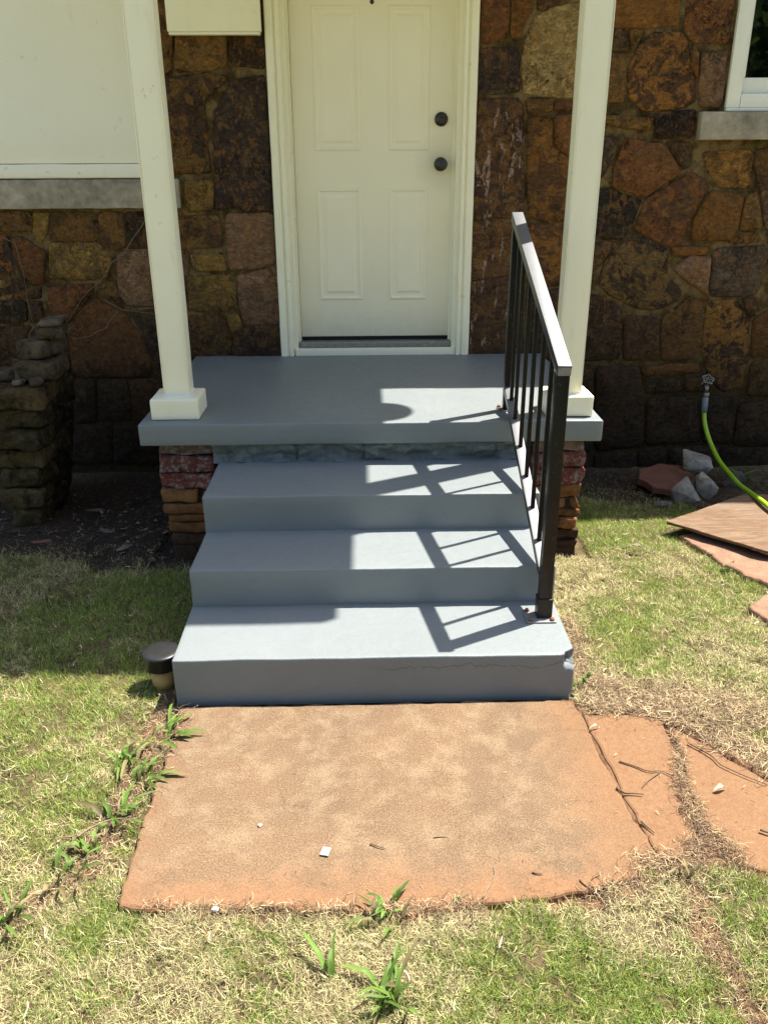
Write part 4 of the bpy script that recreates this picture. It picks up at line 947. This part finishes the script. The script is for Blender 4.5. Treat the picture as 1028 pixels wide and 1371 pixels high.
# ---------------------------------------------------------------- twigs and scraps on the slabs
def twig(P, rad, label, z=.001, branches=(), group='dry twigs on the walkway', mat='twig'):
    Q = smooth([Vector((x, y, z+rad+.002*abs(noise.noise(Vector((x*9,y*9,1)))))) for x, y in P], 4)
    Q = [q+Vector((.002*nz(q, 60), .002*nz(q, 60, 3), 0)) for q in Q]
    if not branches:
        o = tube('twig', Q, [rad*(1-.6*i/len(Q)) for i in range(len(Q))], MAT[mat], None, 5); return tag(o, label, 'twig', group)
    r_o = empty('twig', (P[0][0], P[0][1], z), label, 'twig', group)
    tube('stem', Q, [rad*(1-.6*i/len(Q)) for i in range(len(Q))], MAT[mat], r_o, 5)
    for B in branches:
        Q = smooth([Vector((x, y, z+rad)) for x, y in B], 4); tube('side_shoot', Q, [rad*.7*(1-.6*i/len(Q)) for i in range(len(Q))], MAT[mat], r_o, 5)
    return r_o
twig([(1.357,-.319),(1.40,-.345),(1.43,-.366),(1.466,-.366),(1.49,-.39)], .0026, 'forked dark twig on the red stained slab', .0, [[(1.466,-.366),(1.42,-.40),(1.39,-.43)]])
twig([(1.318,-.432),(1.335,-.452),(1.36,-.455),(1.385,-.46)], .0036, 'short thick dark twig at the slab joint')
twig([(1.585,-.242),(1.63,-.301),(1.645,-.344),(1.69,-.39),(1.74,-.43)], .0026, 'long bent twig near the straw edge of the walkway', .0, [[(1.61,-.27),(1.66,-.28),(1.68,-.30)]])
twig([(.636,-.617),(.655,-.626),(.675,-.633)], .0022, 'tiny dark twig left of the slab middle')
twig([(.80,-.60),(.82,-.597),(.835,-.60)], .0015, 'tiny thin twig right of the slab middle')
twig([(1.03,-.72),(1.04,-.725),(1.055,-.727)], .0026, 'tiny dark twig near the lower edge of the slab')
twig([(1.645,-.60),(1.68,-.618),(1.72,-.63)], .0036, 'dark twig at the right edge of the photo on the far slab')
twig([(1.348,-.56),(1.36,-.585),(1.37,-.60)], .003, 'short dark twig lying along the slab joint')
twig([(.90,-.795),(.915,-.765),(.935,-.735),(.94,-.70)], .0024, 'thin bent straw stem arching at the lower slab edge', .0, (), 'dry twigs on the walkway', 'vine')
twig([(1.14,-.745),(1.155,-.77),(1.18,-.79),(1.21,-.80)], .0022, 'dark twig along the lower right slab edge', .0, [[(1.155,-.77),(1.17,-.745),(1.19,-.735)], [(1.18,-.79),(1.20,-.77)]])
twig([(-.13,-.60),(-.09,-.545),(-.04,-.515),(.02,-.515)], .003, 'pale curved twig reaching the slab left edge', .004, (), 'dry twigs on the walkway', 'vine')
twig([(-.09,-.44),(-.05,-.465),(.0,-.455)], .003, 'pale bent twig in the weeds left of the slab', .004, (), 'dry twigs on the walkway', 'vine')
fv, ff = gbox(-.011,.011,-.014,.014,0,.003,.006,.001, lambda p: p+Vector((0,0,.003*abs(noise.noise(p*120)))))
o = put('foil_scrap', mesh('foil_scrap', fv, ff), MAT['foil']); o.location = (.524,-.640,.002); o.rotation_euler.z = -.25; tag(o, 'small crumpled silver foil scrap lying on the stained slab', 'scrap')
o = rock('pebble', 'small white pebble on the left part of the slab', 'pebble', (.349,-.543,.003), (.006,.006,.004), (.6,.58,.5), 3)
o = rock('pebble', 'small white pebble at the lower left slab edge', 'pebble', (.275,-.808,.002), (.008,.006,.005), (.6,.58,.5), 7)
def curl(name, label, x, y, L, w, col, z=.02, rz=0, cat='leaf'):
    vs, fs = [], []
    for k in range(7):
        t = k/6; ww = w*math.sin(math.pi*(.08+.86*t)); h = .012*math.sin(t*3.1)
        for m_ in (-1, 0, 1): vs.append((L*(t-.5), ww*m_*.5, h+abs(m_)*ww*.28+.003*math.sin(k*2+m_)))
    for k in range(6):
        for m_ in range(2): a = k*3+m_; fs.append((a, a+1, a+4, a+3))
    me = mesh(name, vs, fs, True); leafcol(me, lambda i: col); o = put(name, me, MAT['litter']); o.location = (x, y, z); o.rotation_euler.z = rz; return tag(o, label, cat)
curl('dead_leaf', 'curled grey brown leaf on the right lawn', 1.829, 1.082, .075, .020, (.22,.17,.13), .018, -.35)
curl('dead_leaf', 'crumpled brown leaf at the edge of the sandstone slab', 2.16, .885, .06, .04, (.26,.17,.10), .028, .5)
curl('dead_leaf', 'pale dry leaf on the far right slab', 1.60, -.445, .04, .012, (.55,.45,.28), .002, .3)
curl('dead_leaf', 'pale straw coloured leaf at the top of the slab joint', 1.325, -.165, .035, .006, (.62,.52,.33), .002, .25)

# ---------------------------------------------------------------- lawn (uncountable: one object)
EXC = [[(1.28,-.08),(1.32,-.08),(1.375,-.68),(1.33,-.69)], SLAB1, SLAB2, SLAB3, STEPF, PILE, PLY]+FLAGS+[RS]
GREEN = [(1.745,1.402,.20),(1.65,.36,.16),(1.80,.55,.12),(1.954,1.9,.3),(1.60,1.5,.25),(.881,-.984,.07),(.0,-.88,.07),(1.06,-.95,.07),(-.35,.62,.40),(-.10,.75,.3),(-.293,-.364,.13),(1.43,-.84,.04),(-.395,-.199,.09),(1.22,-1.05,.05),(-.3,.10,.1),(1.56,-.80,.06),(.35,-.90,.06),(.12,-.95,.06)]
STRAW = [(1.45,.66,.13),(1.42,.9,.13),(1.50,-.02,.16),(1.36,-.01,.1),(1.9,.35,.13),(.24,-.99,.1),(.58,-1.0,.1),(1.30,-.88,.1),(-.80,.90,.22),(1.72,-.1,.16),(1.60,.95,.08),(1.95,.9,.1),(.8,-.87,.08),(-.2,-1.0,.1),(1.2,-.86,.08)]
def lawn(N, x0, x1, y0, y1, hmul, seed, wmul=1.0, only=None):
    r = np.random.default_rng(seed); x = r.uniform(x0, x1, N); y = r.uniform(y0, y1, N)
    k = np.ones(N, bool)
    for P in EXC: k &= ~inpoly(x, y, P)
    dm_ = dirtmask(x, y); k &= r.random(N) > dm_*.90
    thin = .55*vnoise(x, y, 16, 33)+.45*vnoise(x, y, 48, 34); k &= r.random(N) < np.clip(2.0*thin-.28, .06, 1)
    if only: k &= only(x, y)
    x, y = x[k], y[k]; dm_ = dm_[k]; N = len(x)
    g = .62+.7*(vnoise(x,y,5,40)-.5)+.65*(vnoise(x,y,15,41)-.5)+.8*(vnoise(x,y,42,44)-.5)+.4*(vnoise(x,y,90,45)-.5)
    for (a, b, s) in GREEN: g = g+.30*np.exp(-((x-a)**2+(y-b)**2)/(2*s*s))
    for (a, b, s) in STRAW: g = g-.50*np.exp(-((x-a)**2+(y-b)**2)/(2*s*s))
    g = g-dm_*.5
    g = g-.04*(y < -.72); drk = 1.0-.10*(y < -.72)
    isg = r.random(N) < np.clip(g, .06, .93)
    straw = np.stack([.58+.20*r.random(N)]*3, 1)*np.array([1.02, .90, .46]); straw *= (.30+.95*r.random((N,1))**1.3)
    gr = np.array([.27, .36, .075])*(.35+1.05*r.random((N,1))); gr[:,0] *= (.75+.6*r.random(N))
    brn = np.array([.26,.17,.10])*(.5+.8*r.random((N,1)))
    col = np.where(isg[:,None], gr, straw); col = np.where((r.random(N) < .22+.25*dm_)[:,None] & ~isg[:,None], brn, col)
    col = col*np.broadcast_to(np.asarray(drk), (N,))[:,None]
    az = r.uniform(0, 2*np.pi, N); L = hmul*np.where(isg, r.uniform(.016,.036,N), r.uniform(.012,.034,N))
    w = wmul*r.uniform(.0008,.0018,N); e0 = np.where(isg, r.uniform(.45,1.4,N), r.uniform(-.05,1.0,N)); bend = r.uniform(-.5,1.0,N)
    z = gh(x, y)+np.where(isg, 0, r.uniform(0,.010,N))
    d = np.stack([np.cos(az), np.sin(az), 0*az], 1); s = np.stack([-d[:,1], d[:,0], 0*az], 1)*w[:,None]/2
    p0 = np.stack([x, y, z-.002], 1); e1 = e0-bend*.6
    p1 = p0+(d*np.cos(e0)[:,None]+np.array([0,0,1])*np.sin(e0)[:,None])*(L*.5)[:,None]
    p2 = p1+(d*np.cos(e1)[:,None]+np.array([0,0,1])*np.sin(e1)[:,None])*(L*.5)[:,None]
    floor_ = z+.001; p1[:,2] = np.maximum(p1[:,2], floor_); p2[:,2] = np.maximum(p2[:,2], floor_)
    V = np.stack([p0-s, p0+s, p1+s*.85, p1-s*.85, p2], 1).reshape(-1, 3)
    return V, np.repeat(col, 5, 0), N
parts = [lawn(190000, -.35, 1.75, -1.22, -.70, 1.0, 1), lawn(160000, -1.0, .03, -.80, 1.25, 1.0, 2), lawn(235000, 1.29, 2.4, -.42, 2.0, 1.0, 3),
         lawn(26000, -2.2, -.9, -1.6, 1.3, 1.15, 4, 1.8), lawn(26000, -1.2, 3.0, -1.9, -1.2, 1.15, 5, 1.8), lawn(26000, 1.7, 3.6, -1.3, .9, 1.15, 6, 1.6), lawn(9000, 1.29, 2.3, 1.7, 2.3, 1.0, 7, 1.2)]
V = np.concatenate([p[0] for p in parts]); Cc = np.concatenate([p[1] for p in parts]); N = len(V)//5
me = bpy.data.meshes.new('grass'); me.vertices.add(len(V)); me.vertices.foreach_set('co', V.astype('f').ravel())
base_ = np.arange(N)[:,None]*5; loops = np.concatenate([base_+np.array([0,1,2,3]), base_+np.array([3,2,4])], 1).ravel()
me.loops.add(len(loops)); me.loops.foreach_set('vertex_index', loops.astype('i'))
me.polygons.add(2*N); me.polygons.foreach_set('loop_start', (np.arange(N)[:,None]*7+np.array([0,4])).ravel().astype('i'))
me.update(calc_edges=True)
ca = me.color_attributes.new('Col', 'FLOAT_COLOR', 'POINT'); ca.data.foreach_set('color', np.c_[Cc, np.ones(len(Cc))].astype('f').ravel())
go = put('grass', me, MAT['blade']); tag(go, 'short patchy lawn of green and straw coloured grass blades', 'grass', None, 'stuff')

# straw thatch lying in the cracks and along the walkway, and litter in the shade
def sh(x, y):                      # height of whatever surface lies there
    h = gh(x, y)
    for P in (SLAB1, SLAB2, SLAB3): h = np.where(inpoly(x, y, P), .001, h)
    return h
def strands(N, sampler, L, w, cols, seed, zlift=.012, name='straw', lab='', cat='straw', curly=.5):
    r = np.random.default_rng(seed); x, y = sampler(r, N); N = len(x)
    az = r.uniform(0, 2*np.pi, N); ll = r.uniform(L*.4, L, N); ww = r.uniform(w*.5, w, N)
    z = sh(x, y)+r.uniform(.001, zlift, N); P = []; K = 4; p = np.stack([x, y, z], 1)
    for k in range(K+1):
        d = np.stack([np.cos(az), np.sin(az), r.uniform(-.3,.35,N)], 1); s = np.stack([-np.sin(az), np.cos(az), r.uniform(-.6,.6,N)], 1)*ww[:,None]/2
        P += [p-s, p+s]; p = p+d*(ll/K)[:,None]; az = az+r.normal(0, curly, N)
        p[:,2] = np.maximum(p[:,2], sh(p[:,0], p[:,1])+.0012)
    V = np.stack(P, 1).reshape(-1, 3); nv = 2*(K+1)
    q = np.array([[2*k, 2*k+1, 2*k+3, 2*k+2] for k in range(K)]); F = (np.arange(N)[:,None,None]*nv+q[None]).reshape(-1, 4)
    me = bpy.data.meshes.new(name); me.vertices.add(len(V)); me.vertices.foreach_set('co', V.astype('f').ravel())
    me.loops.add(F.size); me.loops.foreach_set('vertex_index', F.ravel().astype('i')); me.polygons.add(len(F)); me.polygons.foreach_set('loop_start', (np.arange(len(F))*4).astype('i')); me.update(calc_edges=True)
    cc = np.array(cols)[r.integers(0, len(cols), N)]*(.6+.7*r.random((N,1)))
    ca = me.color_attributes.new('Col', 'FLOAT_COLOR', 'POINT'); ca.data.foreach_set('color', np.c_[np.repeat(cc, nv, 0), np.ones(N*nv)].astype('f').ravel())
    return tag(put(name, me, MAT['litter']), lab, cat, None, 'stuff')
def alongs(segs):
    def f(r, N):
        L = np.array([math.hypot(c-a, d-b)*w for a,b,c,d,w in segs]); i = r.choice(len(segs), N, p=L/L.sum()); s = np.array(segs)[i]; t = r.random(N)
        return s[:,0]+(s[:,2]-s[:,0])*t+r.normal(0, 1, N)*s[:,4]*.5, s[:,1]+(s[:,3]-s[:,1])*t+r.normal(0, 1, N)*s[:,4]*.5
    return f
ST = [(.48,.38,.22), (.18,.11,.06), (.40,.30,.16), (.24,.16,.09), (.12,.075,.045), (.09,.055,.035)]
strands(11000, alongs([(1.33,-.03,1.55,-.06,.05), (1.55,-.06,1.70,-.20,.06), (1.70,-.20,1.85,-.36,.07), (1.55,.02,1.95,-.15,.10), (1.36,.10,1.5,.0,.06), (1.33,.06,1.40,.5,.05)]), .05, .0015, ST, 51, .022, 'dry_straw', 'matted dry straw along the upper edge of the red walkway', 'straw')
strands(1500, alongs([(1.555,-.20,1.545,-.29,.008), (1.545,-.29,1.50,-.42,.016), (1.50,-.42,1.50,-.60,.032), (1.50,-.60,1.56,-.70,.035), (1.47,-.62,1.43,-.74,.03)]), .038, .0013, ST[1:], 52, .016, 'crack_straw', 'dry straw packed in the crack between the red slabs', 'straw')
strands(1500, alongs([(1.30,-.70,1.45,-.70,.05), (1.15,-.79,1.36,-.73,.025), (.62,-.83,.9,-.82,.03), (.1,-.80,.6,-.815,.012)]), .035, .0013, ST, 53, .012, 'edge_straw', 'thin dry straw scattered along the lower slab edge', 'straw')
strands(2600, alongs([(.01,-.02,-.03,-.45,.06), (-.03,-.45,-.10,-.72,.06), (-.10,-.72,-.28,-.84,.06), (-.02,.05,-.02,.25,.05)]), .045, .0015, ST, 54, .016, 'strip_straw', 'straw and dead stems in the dirt strip left of the slab', 'straw')
strands(1000, alongs([(1.395,-.78,1.395,-.88,.03), (1.395,-.88,1.41,-.99,.045), (1.41,-.99,1.45,-1.2,.05)]), .035, .0014, ST[1:], 55, .014, 'trail_straw', 'dead stems in the bare dirt trail through the lower right lawn', 'straw')
def boxs(x0, x1, y0, y1):
    return lambda r, N: (r.uniform(x0, x1, N), r.uniform(y0, y1, N))
def lawnpts(r, N):
    x = r.uniform(-.9, 2.3, N); y = r.uniform(-1.15, 1.6, N); k = np.ones(N, bool)
    for P in EXC: k &= ~inpoly(x, y, P)
    return x[k], y[k]
strands(900, lawnpts, .05, .0030, [(.10,.065,.04), (.17,.11,.065), (.06,.04,.03), (.50,.40,.25), (.62,.52,.34)], 57, .030, 'lawn_debris', 'bits of dead stem and leaf caught in the lawn', 'plant debris', .45)
def slabpts(r, N):
    x = r.uniform(.05, 1.75, N); y = r.uniform(-.80, -.10, N); k = inpoly(x, y, SLAB1)*(((x > .95)*(y < -.45)*.8+(y < -.70)*.5+.12) > r.random(N)) | inpoly(x, y, SLAB2) | inpoly(x, y, SLAB3)
    return x[k], y[k]
def flatbits(): return strands(330, slabpts, .016, .0016, [(.10,.06,.035), (.20,.12,.07), (.40,.30,.18)], 58, .003, 'slab_debris', 'tiny stems and crumbs of soil scattered over the red slabs', 'plant debris', .4)
flatbits()
DL = [(.06,.04,.025), (.10,.068,.04), (.16,.12,.08), (.04,.028,.02)]
strands(2600, boxs(-1.6, -.05, 1.05, 2.3), .06, .0045, DL, 61, .012, 'leaf_litter', 'dead leaves and stems on the dark soil below the left wall', 'leaf litter', .7)
strands(260, boxs(-1.3, -.1, 1.1, 1.9), .035, .016, DL+[(.24,.20,.15)], 62, .012, 'leaf_scraps', 'loose dead leaves beside the stacked stone column', 'leaf litter', .8)
strands(1800, boxs(2.0, 3.1, 1.50, 2.3), .06, .005, DL, 63, .02, 'shaded_litter', 'dead leaves around the rocks below the tap', 'leaf litter', .7)
for (x, y, a, lb) in [(-.86,1.30,.3,'reddish flat chip of stone on the dark soil near the stone column'), (-.60,1.42,-.5,'grey stone chip on the dark soil between column and pier'), (-.45,1.20,.9,'small stone chip on the dark soil close to the left pier'), (-.75,1.75,.2,'shaded flat chip behind the stone column foot')]:
    rock('stone_chip', lb, 'stone chip', (x, y, float(gh(np.array([x]),np.array([y]))[0])+.006), (.045,.018,.010), (.20,.10,.07) if a == .3 else (.16,.13,.10), a*9, 'stone chips on the dark soil', a)

# ---------------------------------------------------------------- trees behind the viewer, seen only in the window glass
def tree(x, y, hgt, cr, label, seed):
    r_o = empty('garden_tree', (x, y, 0), label, 'tree', 'trees across the garden')
    tube('trunk', [(x,y,-.1),(x+.1,y,hgt*.3),(x,y+.1,hgt*.6)], [.28,.20,.10], MAT['bark'], r_o, 10)
    r = np.random.default_rng(seed); Nn = 7000; c = r.normal(0, 1, (70, 3)); c /= np.linalg.norm(c, axis=1)[:,None]; c *= cr*r.uniform(.4, .95, (70,1))
    p = c[r.integers(0, 70, Nn)]+r.normal(0, cr*.15, (Nn,3)); p[:,2] = p[:,2]*.95+hgt*.55
    a = r.normal(0, 1, (Nn,3)); a /= np.linalg.norm(a, axis=1)[:,None]; b = np.cross(a, r.normal(0,1,(Nn,3))); b /= np.linalg.norm(b, axis=1)[:,None]
    V = np.stack([p-a*.13, p+b*.07, p+a*.13, p-b*.07], 1).reshape(-1,3); F = np.arange(Nn*4).reshape(-1,4)
    me = mesh('crown', V, F.tolist()); ca = me.color_attributes.new('Col', 'FLOAT_COLOR', 'POINT')
    cc = np.repeat(np.array([.06,.10,.03])*(.6+.9*r.random((Nn,1))), 4, 0); ca.data.foreach_set('color', np.c_[cc, np.ones(len(cc))].astype('f').ravel())
    put('crown', me, MAT['leafg'], r_o)
for k, (x, y, h_, c_, lb) in enumerate([(4.5, -9, 5.5, 2.8, 'leafy tree nearest the garden corner, mirrored in the window'), (8.5, -10, 6.5, 3.2, 'broad leafy tree second along the far hedge row'), (12.5, -11, 7.5, 3.6, 'tallest leafy tree in the row behind the viewer'), (17, -12, 7, 3.6, 'leafy tree farthest right behind the viewer'), (-2.5, -15, 8, 3.4, 'wide leafy tree straight behind the viewer')]): tree(x, y, h_, c_, lb, 71+k)
